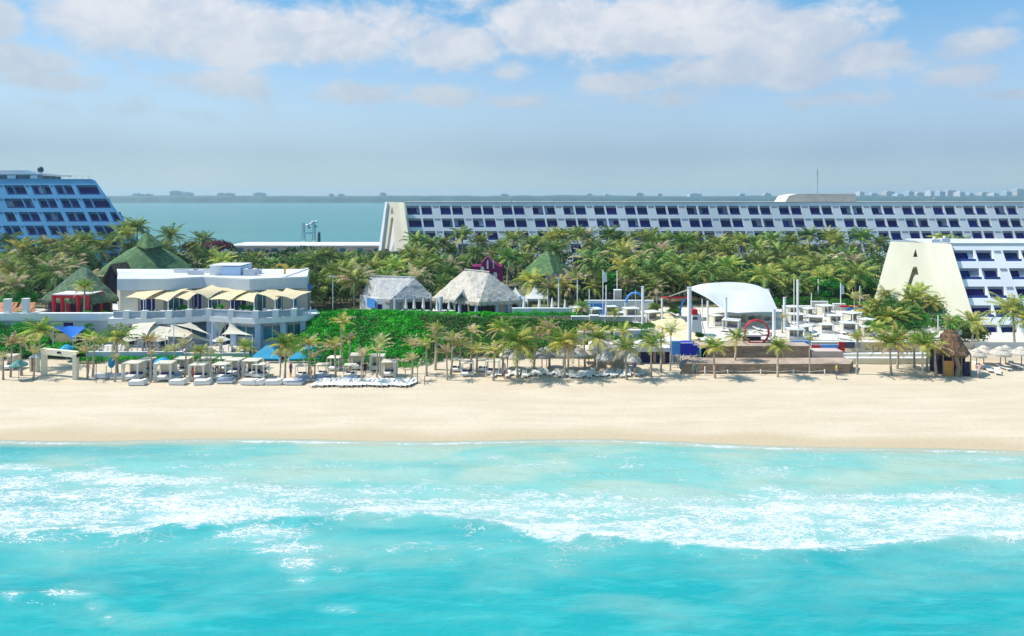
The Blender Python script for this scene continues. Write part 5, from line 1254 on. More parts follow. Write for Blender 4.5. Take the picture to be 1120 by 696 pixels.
# closed white parasols and chairs by the huts
def make_closed():
    t = thing('closed_parasol','p','parasol',(0,0,0)); mb = MB(); mb.lathe([(.02,2.3),(.1,2.1),(.17,1.5),(.22,1.0),(.08,.85)],(0,0,0),8); mb.build('canopy','cushion',t)
    mb = MB(); mb.bar((0,0,0),(0,0,2.35),.03,5); mb.build('pole','white',t); return t
cp = make_closed(); lp = []
for px,py in ((444,337),(453,339),(463,339),(478,338),(491,339),(604,339),(590,341),(618,343),(573,339)):
    Y = 92.6; x = X(px,Y); o = place(cp,(x,Y,3.95),'','closed white parasols by the thatched huts',0,random.uniform(.9,1.1))
    lp.append((px,o,'closed white parasol '+('before the grey thatched hut' if px < 475 else ('before the larger pale hut' if px < 500 else 'near the white tents'))))
relabel(lp,'')
def make_chairset():
    t = thing('dining_set','p','table set',(0,0,0)); mb = MB(); mb.lathe([(0,.72),(.4,.72),(.4,.76),(0,.77)],(0,0,0),10); mb.bar((0,0,0),(0,0,.72),.05,6); mb.build('table','white',t)
    for a_ in (0,math.pi):
        mb = MB(); x = .75*math.cos(a_); s_ = 1 if x > 0 else -1; mb.box(x-.22,x+.22,-.22,.22,.4,.46); mb.box(x+s_*.2-.03,x+s_*.2+.03,-.22,.22,.46,.9)
        for q in (-.18,.18): mb.box(x+q-.02,x+q+.02,-.2,.2,0,.4)
        mb.build('chair','white',t)
    return t
cs_ = make_chairset(); lp = []
for px,Y,z_,a_ in [(q,92.3,3.95,'before the thatched huts') for q in (439,448,457,467,476,486,494)]+[(q,93.,3.95,'near the white tents') for q in (580,594,608,621)]+[(q,0,5.103,'on the restaurant\'s upper terrace') for q in (171,195,217,240,265,290,311,327)]+[(q,81.5,1.56,'on the shaded lower terrace') for q in (104,118,132,150,165,205,217,250,262)]:
    if Y == 0: x,Y = on_terr(px,1.6)
    else: x = X(px,Y)
    o = place(cs_,(x,Y,z_),'','white tables with two chairs',random.uniform(-.5,.5)); lp.append((px,o,'white table with two chairs '+a_))
relabel(lp,'')
# orange loungers on the left terrace
def make_ol():
    t = thing('orange_lounger','p','sun lounger',(0,0,0)); mb = MB(); mb.box(-.4,.4,-.8,.4,.3,.45); mb.hexa([(-.4,.4,.3),(.4,.4,.3),(.4,.9,.9),(-.4,.9,.9),(-.4,.4,.45),(.4,.4,.45),(.4,.85,1.05),(-.4,.85,1.05)]); mb.build('cushion','orange',t)
    mb = MB(); mb.box(-.4,.4,-.8,.4,0,.298); mb.build('frame','wood',t); return t
ol = make_ol(); lp = []
for i in (0,1,3,4,6,7,8,10,11,13,15):
    px = -3+(i%8)*4.9; Y = 89+1.9*(i//8); o = place(ol,(X(px,Y),Y,4.4+.45*(i//8)),'','orange loungers on the left terrace',random.uniform(-.2,.2)); lp.append((px,o,('front' if i < 8 else 'rear')+'-row orange lounger on the terrace left of the red pavilion'))
relabel(lp,'')
mb = MB(); mb.box(X(-20,90.2),X(42,90.2),90.1,93,4.3,4.84); o = mb.build('terrace_pavement','paving'); o['kind'] = 'structure'
# planters on restaurant terrace
lp = []
def make_planter():
    t = thing('potted_shrub','p','potted plant',(0,0,0)); mb = MB(); mb.box(-.45,.45,-.3,.3,0,.5); mb.build('planter','white',t)
    mb = MB()
    for i in range(500):
        d = Vector((random.gauss(0,1),random.gauss(0,1),random.gauss(0,1))).normalized()*random.uniform(.6,1); p = Vector((d.x*.5,d.y*.4,.72+d.z*.34)); leafq(mb,p,.09)
    mb.build('foliage','leaf_bright',t); return t
def leafq(mb,p,s_,mi=0):
    a = Vector((random.gauss(0,1),random.gauss(0,1),random.gauss(0,1))).normalized(); b_ = a.cross(Vector((random.gauss(0,1),random.gauss(0,1),random.gauss(0,1)))).normalized()
    mb.add([p-a*s_,p-b_*s_*.55,p+a*s_,p+b_*s_*.55],[(0,1,2,3)],mi)
pp = make_planter()
for px,Y,z_,a_ in [(q,0,5.103,'on the restaurant\'s upper terrace') for q in (189,231,256,265)]+[(q,86.9,4.303,'before the dark green hut') for q in (88,95,114,121)]+[(q,86.9,4.303,'between the white gate pillars') for q in (14,20,34)]:
    if Y == 0: x,Y = on_terr(px,2.6)
    else: x = X(px,Y)
    o = place(pp,(x,Y,z_),'','clipped green potted shrubs',0,random.uniform(.8,1.2)); lp.append((px,o,'clipped bright green potted shrub '+a_))
relabel(lp,'')
# ---------------------------------------------------------------- palms
def frond(mb, base, az, el, L, droop, n=20, lw=.10, ll=.75, mi=0, wind=.12, tatter=0., rib=3, fold=.5):
    base = Vector(base); h = Vector((math.cos(az), math.sin(az), 0)); side = Vector((-math.sin(az), math.cos(az), 0)); p = base.copy(); pts = [p.copy()]; a = el
    for i in range(n):
        t = (i+1)/n; a = el-droop*t**1.4
        p = p+(h*math.cos(a)+Vector((0,0,1))*math.sin(a))*(L/n)+Vector((wind*L/n*t*1.5,0,0)); pts.append(p.copy())
    for i in range(0,n):
        d = (pts[i+1]-pts[i]).normalized(); w = .035*L/3*(1-i/n)+.008
        mb.add([pts[i]-side*w,pts[i]+side*w,pts[i+1]+side*w*.8,pts[i+1]-side*w*.8],[(0,1,2,3)],rib)
        t = (i+.5)/n
        if t < .12: continue
        prof = (math.sin(math.pi*min(1,(t*.88+.14)))**.55)
        for s_ in (-1,1):
            if random.random() < tatter: continue
            q = ll*prof*random.uniform(.75,1.1); up = side.cross(d)*s_
            dirv = (side*s_*(1-.35*t)+d*(.55+.5*t)-Vector((0,0,1))*(fold*random.uniform(.6,1.3))+Vector((random.uniform(-.15,.15),random.uniform(-.15,.15),random.uniform(-.1,.1)))).normalized()
            o = pts[i]+(pts[i+1]-pts[i])*random.random(); tip = o+dirv*q; wv = d*lw*.5
            mid = o+dirv*q*.5+Vector((0,0,.04*q)); tip.z -= .12*q
            mb.add([o-wv*.7,o+wv*.7,mid+wv,tip,mid-wv],[(0,1,2,3,4)],mi)
def crown(kind, seed):
    """fronds of length about 1 (scaled afterwards by the tree)"""
    random.seed(seed); mb = MB()
    if kind == 'full': N_,e0,e1,mats = 25,-.25,1.4,['frond_green','frond_yel','frond_tan','rachis']
    elif kind == 'brush': N_,e0,e1,mats = 12,.55,1.5,['frond_olive','frond_yel','frond_tan','rachis']
    elif kind == 'wind': N_,e0,e1,mats = 15,.3,1.45,['frond_olive','frond_yel','frond_tan','rachis']
    else: N_,e0,e1,mats = 24,-.3,1.42,['frond_dark','frond_olive','frond_tan' if kind=='grovetan' else 'frond_yel','rachis']
    ga = 2.39996
    for i in range(N_):
        u = i/(N_-1); el = e0+(e1-e0)*u**.85+random.uniform(-.1,.1); az = i*ga+random.uniform(-.25,.25)
        if kind == 'full': mi = 2 if u < .16 and random.random() < .7 else (1 if u < .42 else (0 if random.random() < .72 else 1))
        elif kind == 'brush': mi = 2 if random.random() < .62 else (1 if random.random() < .6 else 0)
        elif kind == 'wind': mi = 2 if random.random() < .42 else (1 if random.random() < .55 else 0)
        elif kind == 'grove': mi = 2 if u < .12 else (1 if random.random() < .45 else 0)
        elif kind == 'grovetan': mi = 2 if random.random() < .26 else (1 if random.random() < .6 else 0)
        else: mi = 2 if random.random() < .45 else 1
        L = random.uniform(.82,1.08)*(1 if u < .85 else .8)
        dr = random.uniform(.9,1.35)*{'brush':.8,'full':1.0,'wind':.95}.get(kind,1.0)
        frond(mb,(0,0,0),az,el,L,dr*(.85 if u > .6 else 1.),n=17 if kind in('brush',) else 19,lw=.034 if kind!='brush' else .045,ll=.27 if kind!='brush' else .24,mi=mi,
              wind={'brush':.28,'wind':.42}.get(kind,.12),tatter={'brush':.22,'wind':.15}.get(kind,.04),fold=.38)
    # fibrous heart
    mb.lathe([(.0,-.14),(.05,-.12),(.075,-.02),(.05,.08),(0,.14)],(0,0,0),7,3)
    random.seed(seed+99)
    return mb, mats
TRUNKS = []
def trunk_mesh(k):
    random.seed(300+k); mb = MB(); pts = []; bx,by = [(0,0),(.05,.02),(-.05,.03),(.09,-.02),(.02,.05)][k]
    for i in range(9):
        t = i/8; pts.append((bx*math.sin(t*1.9),by*math.sin(t*1.6),t-.03))
    rad = [.19-.085*(i/8)+(.05 if i == 0 else 0)+(.012 if i%2 else 0) for i in range(9)]
    # radius is in metres, height is stretched per tree, so the rings are laid flat
    vs = []; n = 8
    for p,r_ in zip(pts,rad):
        for j in range(n): a = 2*math.pi*j/n; vs.append((p[0]*3+r_*math.cos(a),p[1]*3+r_*math.sin(a),p[2]))
    fs = [(i*n+j,i*n+(j+1)%n,(i+1)*n+(j+1)%n,(i+1)*n+j) for i in range(8) for j in range(n)]
    mb.add(vs,fs); return mb,(bx*3*math.sin(1.9),by*3*math.sin(1.6))
CR = {}; TM = {}
def palm(loc, H, L, kind, var, tk, rz, name='palm_tree', rad=1.):
    """trunk of height H with a crown of frond length L; meshes are shared between trees"""
    t = bpy.data.objects.new(name, None); COL.objects.link(t); t.location = loc
    t['category'] = 'palm tree'
    if tk not in TM:
        mb,b_ = trunk_mesh(tk); o = mb.build('trunk','trunk',smooth=True); TM[tk] = (o.data,b_); bpy.data.objects.remove(o)
    if (kind,var) not in CR:
        mb,ms = crown(kind, 40+var*7+len(kind)*3); o = mb.build('crown',ms); CR[(kind,var)] = o.data; bpy.data.objects.remove(o)
    me,b_ = TM[tk]
    tr = bpy.data.objects.new('trunk', me); COL.objects.link(tr); tr.parent = t; tr.scale = (rad,rad,H)
    c = bpy.data.objects.new('crown', CR[(kind,var)]); COL.objects.link(c); c.parent = t; c.location = (b_[0]*rad,b_[1]*rad,H*.965); c.scale = (L,L,L*random.uniform(.92,1.08)); c.rotation_euler = (random.uniform(-.08,.08),random.uniform(-.05,.1),rz)
    return t
# beach palms: (column, base row, crown-heart row, frond reach in picture pixels, kind)
BP = [(3.5,415.5,391,11,'brush'),(11.5,413,376,17,'brush'),(23.5,411,374,20,'wind'),(36.5,415.5,386,13,'brush'),(42,402,362,25,'full'),(95.7,414.5,385,15,'brush'),(101.5,412,372,19,'wind'),(128.5,409,370,27,'full'),(125.5,418,392,9,'brush'),
 (164.5,418.5,387,10,'brush'),(163,404,374,20,'wind'),(181,408,385,11,'brush'),(191.5,413,383,13,'brush'),(202,414,377,14,'brush'),(218,411,384,15,'full'),(230.5,418.5,388,12,'brush'),(241,407,375,12,'brush'),(268.5,403,379,15,'full'),(305.5,417,390,14,'brush'),(311.5,415.5,377,25,'full'),
 (338,413,377,21,'wind'),(343.5,417,391,11,'brush'),(367.5,416,380,23,'wind'),(372,404,352,20,'wind'),(382,407,372,14,'brush'),(395.5,420,389,15,'brush'),(412,418,384,17,'brush'),(416,411,376,17,'brush'),(449.5,417,394,13,'brush'),(451,409,378,15,'brush'),(466.5,411.5,377,17,'wind'),(475.5,404.5,371,17,'brush'),
 (489.5,416,386,15,'brush'),(493,410,372,19,'wind'),(503,406,378,17,'wind'),(521.5,408,383,16,'wind'),(539.5,416.5,384,20,'wind'),(566.5,414,376,35,'full'),(583.5,406.5,370,24,'wind'),(617.5,413.5,375,31,'full'),(621.5,408,372,20,'wind'),(653,406,370,24,'full'),(685.5,415.5,380,21,'full'),(680,404,364,21,'wind'),
 (712,412,376,21,'full'),(723,408,370,20,'wind'),(733,406,364,19,'brush'),(782,414,379,20,'full'),(803.5,397,372,17,'full'),(850.5,413,379,18,'full'),(885.5,409,372,13,'brush'),(937,409.5,371,20,'wind'),(975,410.5,376,27,'full'),(981,404,370,24,'full'),(1000,403,374,22,'wind'),(1009,413,376,24,'full'),(1013.5,406,371,20,'full'),(1024,412,380,19,'wind'),
 (476,405,360,15,'wind'),(550,405,358,22,'full'),(601,404,359,20,'wind'),(515,404,362,16,'wind'),(640,404,362,19,'wind'),(755,0,0,0,'')]
random.seed(3); pl_ = []
for i,(px,pb_,pc_,reach,kind) in enumerate(BP):
    if not reach: continue
    if 795 < px < 810: p = Vector((X(px,75.6),75.6,1.95))
    else: p = G(px,pb_)
    sc = p.y/F; L = reach*sc*(1.0 if kind == 'brush' else (.9 if kind == 'wind' else 1.0)); H = (pb_-pc_)*sc
    t = palm(p, H, L, kind, i%4, i%5, random.uniform(0,6.28), rad=.55 if kind=='brush' else .7)
    d = {'full':'leafy green palm','wind':'windblown yellow-brown palm','brush':'small ragged tan palm'}[kind]
    z_ = 'left of or beside the beige gateway' if px < 110 else ('before the restaurant' if px < 300 else ('before the green dune' if px < 480 else ('on the sand right of the green dune' if px < 700 else ('at the brown stone terrace' if px < 900 else 'before the beige script wall'))))
    t['group'] = 'beach palms'; pl_.append((px,t,d+' '+z_))
relabel(pl_,'')
# palms on the terraces
TP = [(637,346,334,12,'full',90),(671,354,341,9,'full',86),(936,345,327,13,'brush',92),(91,343,312,14,'full',88),(60,345,297,26,'grovetan',97),(14,345,312,22,'grovetan',97),(36,345,290,22,'grove',103),(388,334,306,25,'grovetan',99),(355,334,312,20,'grove',100),(372,336,300,22,'grove',103),
 (600,335,316,18,'grovetan',99),(612,335,312,22,'groveyel',100),(582,322,306,20,'groveyel',106),(628,328,310,22,'grovetan',106),(656,325,306,24,'grove',106),(968,345,322,14,'groveyel',98),(997,352,328,20,'groveyel',93),(1006,350,321,19,'groveyel',94),(1018,354,330,16,'full',92),(988,358,345,20,'full',88),
 (950,356,343,18,'groveyel',90),(973,360,347,20,'full',87),(1110,375,339,27,'groveyel',84),(1062,378,352,20,'groveyel',84),(1125,370,350,22,'groveyel',82),(345,336,322,16,'full',96),(1037,372,352,14,'grovetan',86),(400,332,310,20,'grove',106),(648,330,313,15,'groveyel',101),(684,330,312,17,'grovetan',102),(700,330,308,18,'groveyel',103),(718,330,313,15,'grovetan',101),(733,330,308,18,'grove',103),(748,330,305,16,'groveyel',103),(880,330,313,14,'grovetan',101),(862,332,312,15,'groveyel',101),(855,366,347,9,'brush',84),(960,372,358,13,'full',82),(958,350,333,14,'groveyel',89),(1035,280,262,14,'grove',122),(1055,275,263,12,'grove',124),(1027,280,262,13,'groveyel',126)]
pl_ = []
for i,(px,pb_,pc_,reach,kind,Y) in enumerate(TP):
    x = X(px,Y); g = gz(x,Y); zc = Z(pc_,Y); sc = Y/F
    t = palm((x,Y,g-.1), max(1.2,zc-g), reach*sc*1.1, kind, i%4, i%5, random.uniform(0,6.28), rad=.8)
    z_ = 'left of the restaurant' if px < 120 else ('between restaurant and grey hut' if px < 405 else ('near the dark navy pavilion' if px < 700 else ('by the letter A wall' if px < 1030 or pc_ < 270 else 'at the foot of the cream hotel')))
    d = {'full':'green','grove':'dark green','grovetan':'brownish','groveyel':'yellowish','brush':'ragged tan'}[kind]
    if px == 936: z_ = 'before the blue and red arch'
    t['group'] = 'terrace palms'; pl_.append((px,t,d+' terrace palm '+z_))
relabel(pl_,'')
# the grove behind
def env(px):
    return lerp_tab([(-200,8),(0,4),(60,6),(110,-4),(140,-16),(165,-10),(200,-2),(240,6),(285,12),(420,10),(460,2),(560,2),(600,-8),(640,-6),(700,-6),(800,-4),(850,0),(950,2),(1000,4)],px)
LM = [(-999,55,'before the blue hotel'),(55,112,'behind the dark green hut'),(112,215,'around the bright green hall roof'),(215,300,'behind the restaurant cabin block'),(300,395,'between restaurant and grey hut'),(395,475,'behind the grey hut'),(475,552,'behind the larger pale hut'),(552,640,'around the green pyramid roof'),
      (640,745,'left of the white canopy'),(745,855,'behind the white canopy'),(855,2000,'between canopy and letter A wall')]
random.seed(21); pl_ = []; taken = []
ROWS = [(103.5,305,4.6),(110,297,4.8),(117,290,5.0),(125,282,5.4),(134,281,5.8),(144,273,6.2)]
for ri,(Y0,py,stp) in enumerate(ROWS):
    x = X(-60,Y0)+random.uniform(0,3)
    while x < X(962,Y0):
        Y = Y0+random.uniform(-2.8,2.8); px = CX+F*x/Y; pc_ = py+env(px)*(.5+.1*ri)+random.uniform(-5,6)
        if random.random() < .25: pc_ -= random.uniform(4,11)
        if 285 < px < 425: pc_ = max(pc_, 277)
        if 225 < px <= 285: pc_ = max(pc_, 270)
        ok = True
        if 104 < px < 222 and Y < 121: ok = False
        if 507 < px < 556 and Y < 124: ok = False
        if 562 < px < 640 and 116 < Y < 129: ok = False
        if 585 < px < 625 and Y <= 116: ok = False
        if px < 132 and Y < 101: ok = False
        if 596 < px < 664 and 103 < Y < 114: ok = False
        if 556 < px < 602 and Y < 106: ok = False
        if px > 940 and Y < 123 : ok = px < 950
        if 110 < px < 215 and Y < 126 and pc_ > 258: ok = False
        if ok:
            g = gz(x,Y); zc = Z(pc_,Y); 
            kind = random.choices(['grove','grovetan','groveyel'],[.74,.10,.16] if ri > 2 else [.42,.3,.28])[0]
            L = random.uniform(2.9,3.9)
            t = palm((x,Y,g-.1), max(2.5,zc-g), L, kind, random.randrange(5), random.randrange(5), random.uniform(0,6.28), rad=1.)
            t['group'] = 'palm grove behind the resort'
            c_ = {'grove':'dark green','grovetan':'brownish','groveyel':'yellowish'}[kind]
            row = 'front-row' if ri < 2 else ('middle-row' if ri < 4 else 'rear-row')
            z_ = next(l for a,b_,l in LM if a <= px < b_)
            pl_.append((px,t,f'{c_} {row} grove palm {z_}'))
        x += stp*random.uniform(.75,1.3)
# individually tall ones
for px,pc_,Y,kind in ((150,247,135,'grove'),(78,268,128,'groveyel'),(95,262,130,'grove'),(72,272,120,'grove'),(187,257,138,'grove'),(24,272,122,'groveyel'),(615,257,141,'grove'),(527,264,143,'grove'),(485,266,146,'grove'),(703,260,140,'grove'),(730,262,139,'grove'),(760,262,142,'grove'),(845,262,141,'grove'),(917,264,140,'groveyel'),(580,267,144,'grove'),(133,256,133,'groveyel'))+tuple((px+random.uniform(-8,8),random.uniform(255,267),random.uniform(136,150),'grove' if px%3 else 'groveyel') for px in (10,48,112,218,448,470,508,556,600,640,664,688,716,745,780,806,826,862,884,905,935,955)):
    x = X(px,Y); g = gz(x,Y); t = palm((x,Y,g-.1),Z(pc_,Y)-g,3.8,kind,int(px)%5,int(px)%5,px*.7,rad=1.05); t['group'] = 'palm grove behind the resort'; px = CX+F*x/Y
    z_ = next(l for a,b_,l in LM if a <= px < b_); pl_.append((px,t,('tall dark green' if kind=='grove' else 'tall yellowish')+f' grove palm {z_}'))
relabel(pl_,'')


# ---------------------------------------------------------------- leafy masses
def leaf_mass(name, centers, leaves, size, mats, weights, parent=None, kind='stuff', label=None, flat=.75):
    """centers: (x,y,z,r,bias); leaf quads over the outside of irregular clumps"""
    C = np.array(centers); n = len(C); k = leaves
    d = rng.normal(size=(n,k,3)); d /= np.linalg.norm(d,axis=2,keepdims=True); d[:,:,2] = np.abs(d[:,:,2])*1.0-.25
    rr = C[:,3][:,None]*rng.uniform(.72,1.08,(n,k))
    p = C[:,None,:3]+d*rr[:,:,None]*np.array([1,1,flat]); p = p.reshape(-1,3)
    nrm = (d.reshape(-1,3)+rng.normal(size=(n*k,3))*.55); nrm /= np.linalg.norm(nrm,axis=1,keepdims=True)
    t = np.cross(nrm, rng.normal(size=(n*k,3))); t /= np.linalg.norm(t,axis=1,keepdims=True)+1e-9; b_ = np.cross(nrm,t)
    s_ = size*rng.uniform(.6,1.25,(n*k,1))
    V = np.stack([p-t*s_,p-b_*s_*.6,p+t*s_,p+b_*s_*.6],1).reshape(-1,3)
    m = n*k
    bias = np.repeat(C[:,4],k)
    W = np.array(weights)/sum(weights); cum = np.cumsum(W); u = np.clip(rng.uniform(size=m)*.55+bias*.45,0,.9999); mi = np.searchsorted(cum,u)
    off = np.array(OFF.get(parent.name,(0,0,0))) if parent else 0
    me = bpy.data.meshes.new(name); me.vertices.add(4*m); me.vertices.foreach_set('co',(V-off).ravel()); me.loops.add(4*m); me.loops.foreach_set('vertex_index',np.arange(4*m,dtype=np.int32))
    me.polygons.add(m); me.polygons.foreach_set('loop_start',np.arange(0,4*m,4,dtype=np.int32)); me.polygons.foreach_set('loop_total',np.full(m,4,dtype=np.int32))
    for q in mats: me.materials.append(M[q])
    me.polygons.foreach_set('material_index',np.minimum(mi,len(mats)-1).astype(np.int32)); me.update(); me.validate()
    o = bpy.data.objects.new(name,me); COL.objects.link(o)
    if parent: o.parent = parent; OFF[o.name] = OFF.get(parent.name,(0,0,0))
    elif kind: o['kind'] = kind
    if label: o['label'] = label
    return o
random.seed(8)
def nb(x,y,s_=.25): return .5+.9*mnoise.noise(Vector((x*s_,y*s_,2)))
# the bright green dune
c1 = []; c2 = []
Y = 76.2
while Y < 91.5:
    x = X(318,Y)
    while x < X(712,Y):
        px = CX+F*x/Y; yf = lerp_tab([(318,79),(345,77.0),(400,76.2),(450,76.6),(480,79.),(520,80.5),(600,80.),(660,80.5),(712,82)],px)
        yb_ = lerp_tab([(318,86),(345,90),(480,90.2),(560,90.5),(640,88),(700,86)],px)
        if yf < Y < yb_:
            g = gz(x,Y); zmax = Z(lerp_tab([(318,342),(340,341),(380,337.5),(425,337.0),(470,342),(520,346),(600,348),(712,352)],px),Y)
            ztop = min(g+.25+1.1*min(1,(Y-yf)/1.2)+.35*mnoise.noise(Vector((x*.6,Y*.6,0))), zmax-.25)
            r_ = random.uniform(.4,.75); it = (x+random.uniform(-.3,.3),Y+random.uniform(-.3,.3),max(g-.2,ztop-r_*.4),r_,nb(x,Y)+random.uniform(-.25,.25))
            (c1 if px < 470+12*math.sin(Y) else c2).append(it)
        x += .62
    Y += .6
leaf_mass('dune_shrubbery',c1,75,.115,['leaf_dark','leaf_mid','leaf_bright','leaf_olive'],[.13,.27,.52,.08],label='dense bright green bushes covering the dune below the thatched huts')
leaf_mass('dune_shrubbery',c2,75,.105,['leaf_dark','leaf_mid','leaf_olive','leaf_bright','leaf_yel'],[.26,.24,.24,.17,.09],label='mixed dark and olive bushes on the dune behind the thatched umbrellas')
# crest hedge
c = [(X(px,90.3)+random.uniform(-.2,.2),90.3+random.uniform(-.5,.5),Z(339.5 if px < 470 else 341,90.3)+random.uniform(-.35,.05)-.2,random.uniform(.35,.55),.9 if px < 600 else .4) for px in np.arange(336,640,2.2)]
leaf_mass('crest_hedge',c,70,.10,['leaf_dark','leaf_mid','leaf_bright'],[.10,.3,.6],kind='stuff',label='bright green clipped edge of bushes along the top of the dune')
# left garden bushes
c = []
for i in range(520):
    px = random.uniform(-30,98); Y = random.uniform(80.2,85.3); x = X(px,Y); g = gz(x,Y)
    zt_ = g+random.uniform(.4,1.3)
    if 50 < px < 96 : zt_ = min(zt_, 1.9)
    c.append((x,Y,zt_,random.uniform(.5,.9),nb(x,Y,.35)+random.uniform(-.2,.2)))
leaf_mass('garden_shrubbery',c,80,.12,['leaf_dark','leaf_mid','leaf_bright'],[.2,.35,.45],label='green garden bushes below the white terrace wall, left of the restaurant')
c = []
for px in np.arange(84,276,1.5):
    if 110 < px < 118 or (139 < px < 143): continue
    Yy = 78.4; x = X(px,Yy); c.append((x+random.uniform(-.1,.1),Yy+random.uniform(-.15,.15),gz(x,Yy)+random.uniform(.25,.6),random.uniform(.35,.5),random.uniform(.3,1)))
leaf_mass('garden_hedge',c,70,.10,['leaf_dark','leaf_mid','leaf_bright'],[.12,.35,.53],label='low green hedge between the cabanas and the restaurant garden wall')
# grove undergrowth
c = []
for i in range(1850):
    Y = random.uniform(100,158); px = random.uniform(-300,965); x = X(px,Y); g = gz(x,Y)
    if 100 < px < 222 and Y < 122: continue
    if 500 < px < 560 and Y < 126: continue
    if 560 < px < 640 and Y < 129: continue
    if Y < 103 and (px < 130): continue
    if px > 940 and Y < 122: continue
    c.append((x,Y,g+random.uniform(.3,2.6+.03*(Y-100)),random.uniform(1.0,2.0),nb(x,Y,.1)+random.uniform(-.3,.3)))
leaf_mass('grove_undergrowth',c,70,.27,['leaf_dark','leaf_mid','leaf_olive','leaf_yel'],[.74,.14,.10,.02],label='dense shrubs and young palms filling the ground under the palm grove')  # mostly dark leaves: shade between the crowns is put into the leaf colour
# shrubs and trees as things
def tree(name,px,Y,ztop,rad,mats,w,lab,hr=.8,trunk=True,nc=26,leaf=.16,cat='tree',group=None):
    x = X(px,Y); g = gz(x,Y); t = thing(name,lab,cat,(x,Y,g),group); H = ztop-g; c = []
    for i in range(nc):
        d = Vector((random.gauss(0,1),random.gauss(0,1),random.gauss(0,1))).normalized()*random.uniform(.45,1.)
        c.append((x+d.x*rad*.72,Y+d.y*rad*.72,ztop-rad*hr+d.z*rad*hr*.66,rad*random.uniform(.28,.45),random.uniform(0,1)))
    leaf_mass('foliage',c,95,leaf,mats,w,parent=t)
    if trunk:
        mb = MB(); mb.tube([(x,Y,g-.1),(x+.1,Y,g+H*.35),(x,Y,g+H*.6)],[.2,.16,.1],7)
        for k in range(4): a_ = k*1.6; mb.tube([(x+.1,Y,g+H*.3),(x+rad*.5*math.cos(a_),Y+rad*.5*math.sin(a_),g+H*.62)],[.1,.04],5)
        mb.build('trunk','trunk',t)
    return t
G3,GW = ['leaf_dark','leaf_mid','leaf_bright'],[.3,.4,.3]
tree('ficus_tree',905,101,Z(292,101),3.0,G3,GW,'dense dark-green round tree right of the big canopy, behind two poles',1.0)
tree('ficus_tree',947,104,Z(297,104),2.4,G3,GW,'smaller dense green tree left of the letter A wall',1.0)
tree('round_shrub',620,94.5,Z(323,94.5),1.2,['leaf_dark','leaf_olive'],[.5,.5],'rounded grey-green shrub right of the white tents',.9,False,16,.1,'shrub')
tree('green_shrub',1042,90,Z(341,90),2.0,G3,[.2,.35,.45],'bushy green shrub at the foot of the letter A wall',.8,False,24,.13,'shrub')
tree('green_shrub',1064,86,Z(352,86),1.9,['leaf_dark','leaf_olive','leaf_mid'],[.3,.4,.3],'grey-green shrub behind the brown beach bar roof',.8,False,22,.13,'shrub')
tree('green_shrub',1105,79.5,Z(392,79.5),.9,G3,[.2,.35,.45],'low green shrub behind the pale umbrellas at the right edge',.6,False,16,.1,'shrub')
tree('green_shrub',1090,79.5,Z(393,79.5),.8,G3,[.4,.4,.2],'low darker shrub behind the middle of the right-edge umbrellas',.6,False,16,.1,'shrub')
tree('green_shrub',1018,79,Z(380,79),1.1,G3,[.3,.4,.3],'green shrub beside the right end of the beige script wall',.9,False,16,.1,'shrub')
tree('green_shrub',738,90.5,Z(330,90.5),1.3,['leaf_mid','leaf_yel','leaf_bright'],[.3,.3,.4],'green and yellow shrub beside the narrow blue arch, left',.8,False,16,.1,'shrub')
tree('green_shrub',716,92.5,Z(329,92.5),1.1,['leaf_mid','leaf_yel','leaf_bright'],[.3,.4,.3],'yellow-green shrub right of the thick white post',.8,False,16,.1,'shrub')
tree('green_shrub',765,80.2,Z(362.5,80.2),.6,['leaf_mid','leaf_olive'],[.5,.5],'small shrub at the foot of the cream kiosk',.7,False,12,.08,'shrub')
tree('bougainvillea_bush',236,150,Z(258,150),4.0,['leaf_dark','flower'],[.45,.55],'magenta flowering bush beyond the palm grove, left of the low white building',.7,False,22,.25,'shrub')
tree('bougainvillea_bush',212,152,Z(261,152),3.2,['leaf_dark','flower'],[.8,.2],'pale purple bush beyond the grove, left of the magenta one',.6,False,18,.25,'shrub')
tree('green_tree',666,104,Z(292,104),2.4,G3,[.2,.4,.4],'fresh green leafy tree among palms above the dark navy pavilion',.9)
tree('green_tree',30,98,Z(318,98),2.0,G3,[.2,.3,.5],'bright green low tree behind the orange loungers',.6,False)
tree('green_tree',8,99,Z(320,99),2.0,G3,[.2,.3,.5],'bright green low tree at the left edge behind the orange loungers',.6,False)
c = []
for px in np.arange(846,965,2.0):
    for q in range(2): Yy = 98+q; c.append((X(px,Yy),Yy+random.uniform(-.3,.3),Z(lerp_tab([(846,326),(880,324),(965,330)],px),Yy)+random.uniform(-.8,0)-.3-q*.1,random.uniform(.5,.8),random.uniform(0,1)))
    c.append((X(px,98),97.6,4.3+random.uniform(0,.6),.6,random.uniform(0,1)))
leaf_mass('garden_hedge',c,70,.12,['leaf_dark','leaf_mid','leaf_olive'],[.3,.4,.3],label='green hedge behind the sunbeds, right of the big white canopy')

c = []
for i in range(170):
    px = random.uniform(948,1030); Y = random.uniform(85,98); x = X(px,Y); g = gz(x,Y)
    if px > 1045 and Y > 88: continue
    c.append((x,Y,g+random.uniform(.1,.9+.05*(Y-85)),random.uniform(.6,1.1),nb(x,Y,.3)+random.uniform(-.3,.3)))
leaf_mass('garden_shrubbery',c,75,.14,['leaf_dark','leaf_mid','leaf_olive','leaf_bright'],[.25,.25,.3,.2],label='green garden bushes at the foot of the letter A wall')
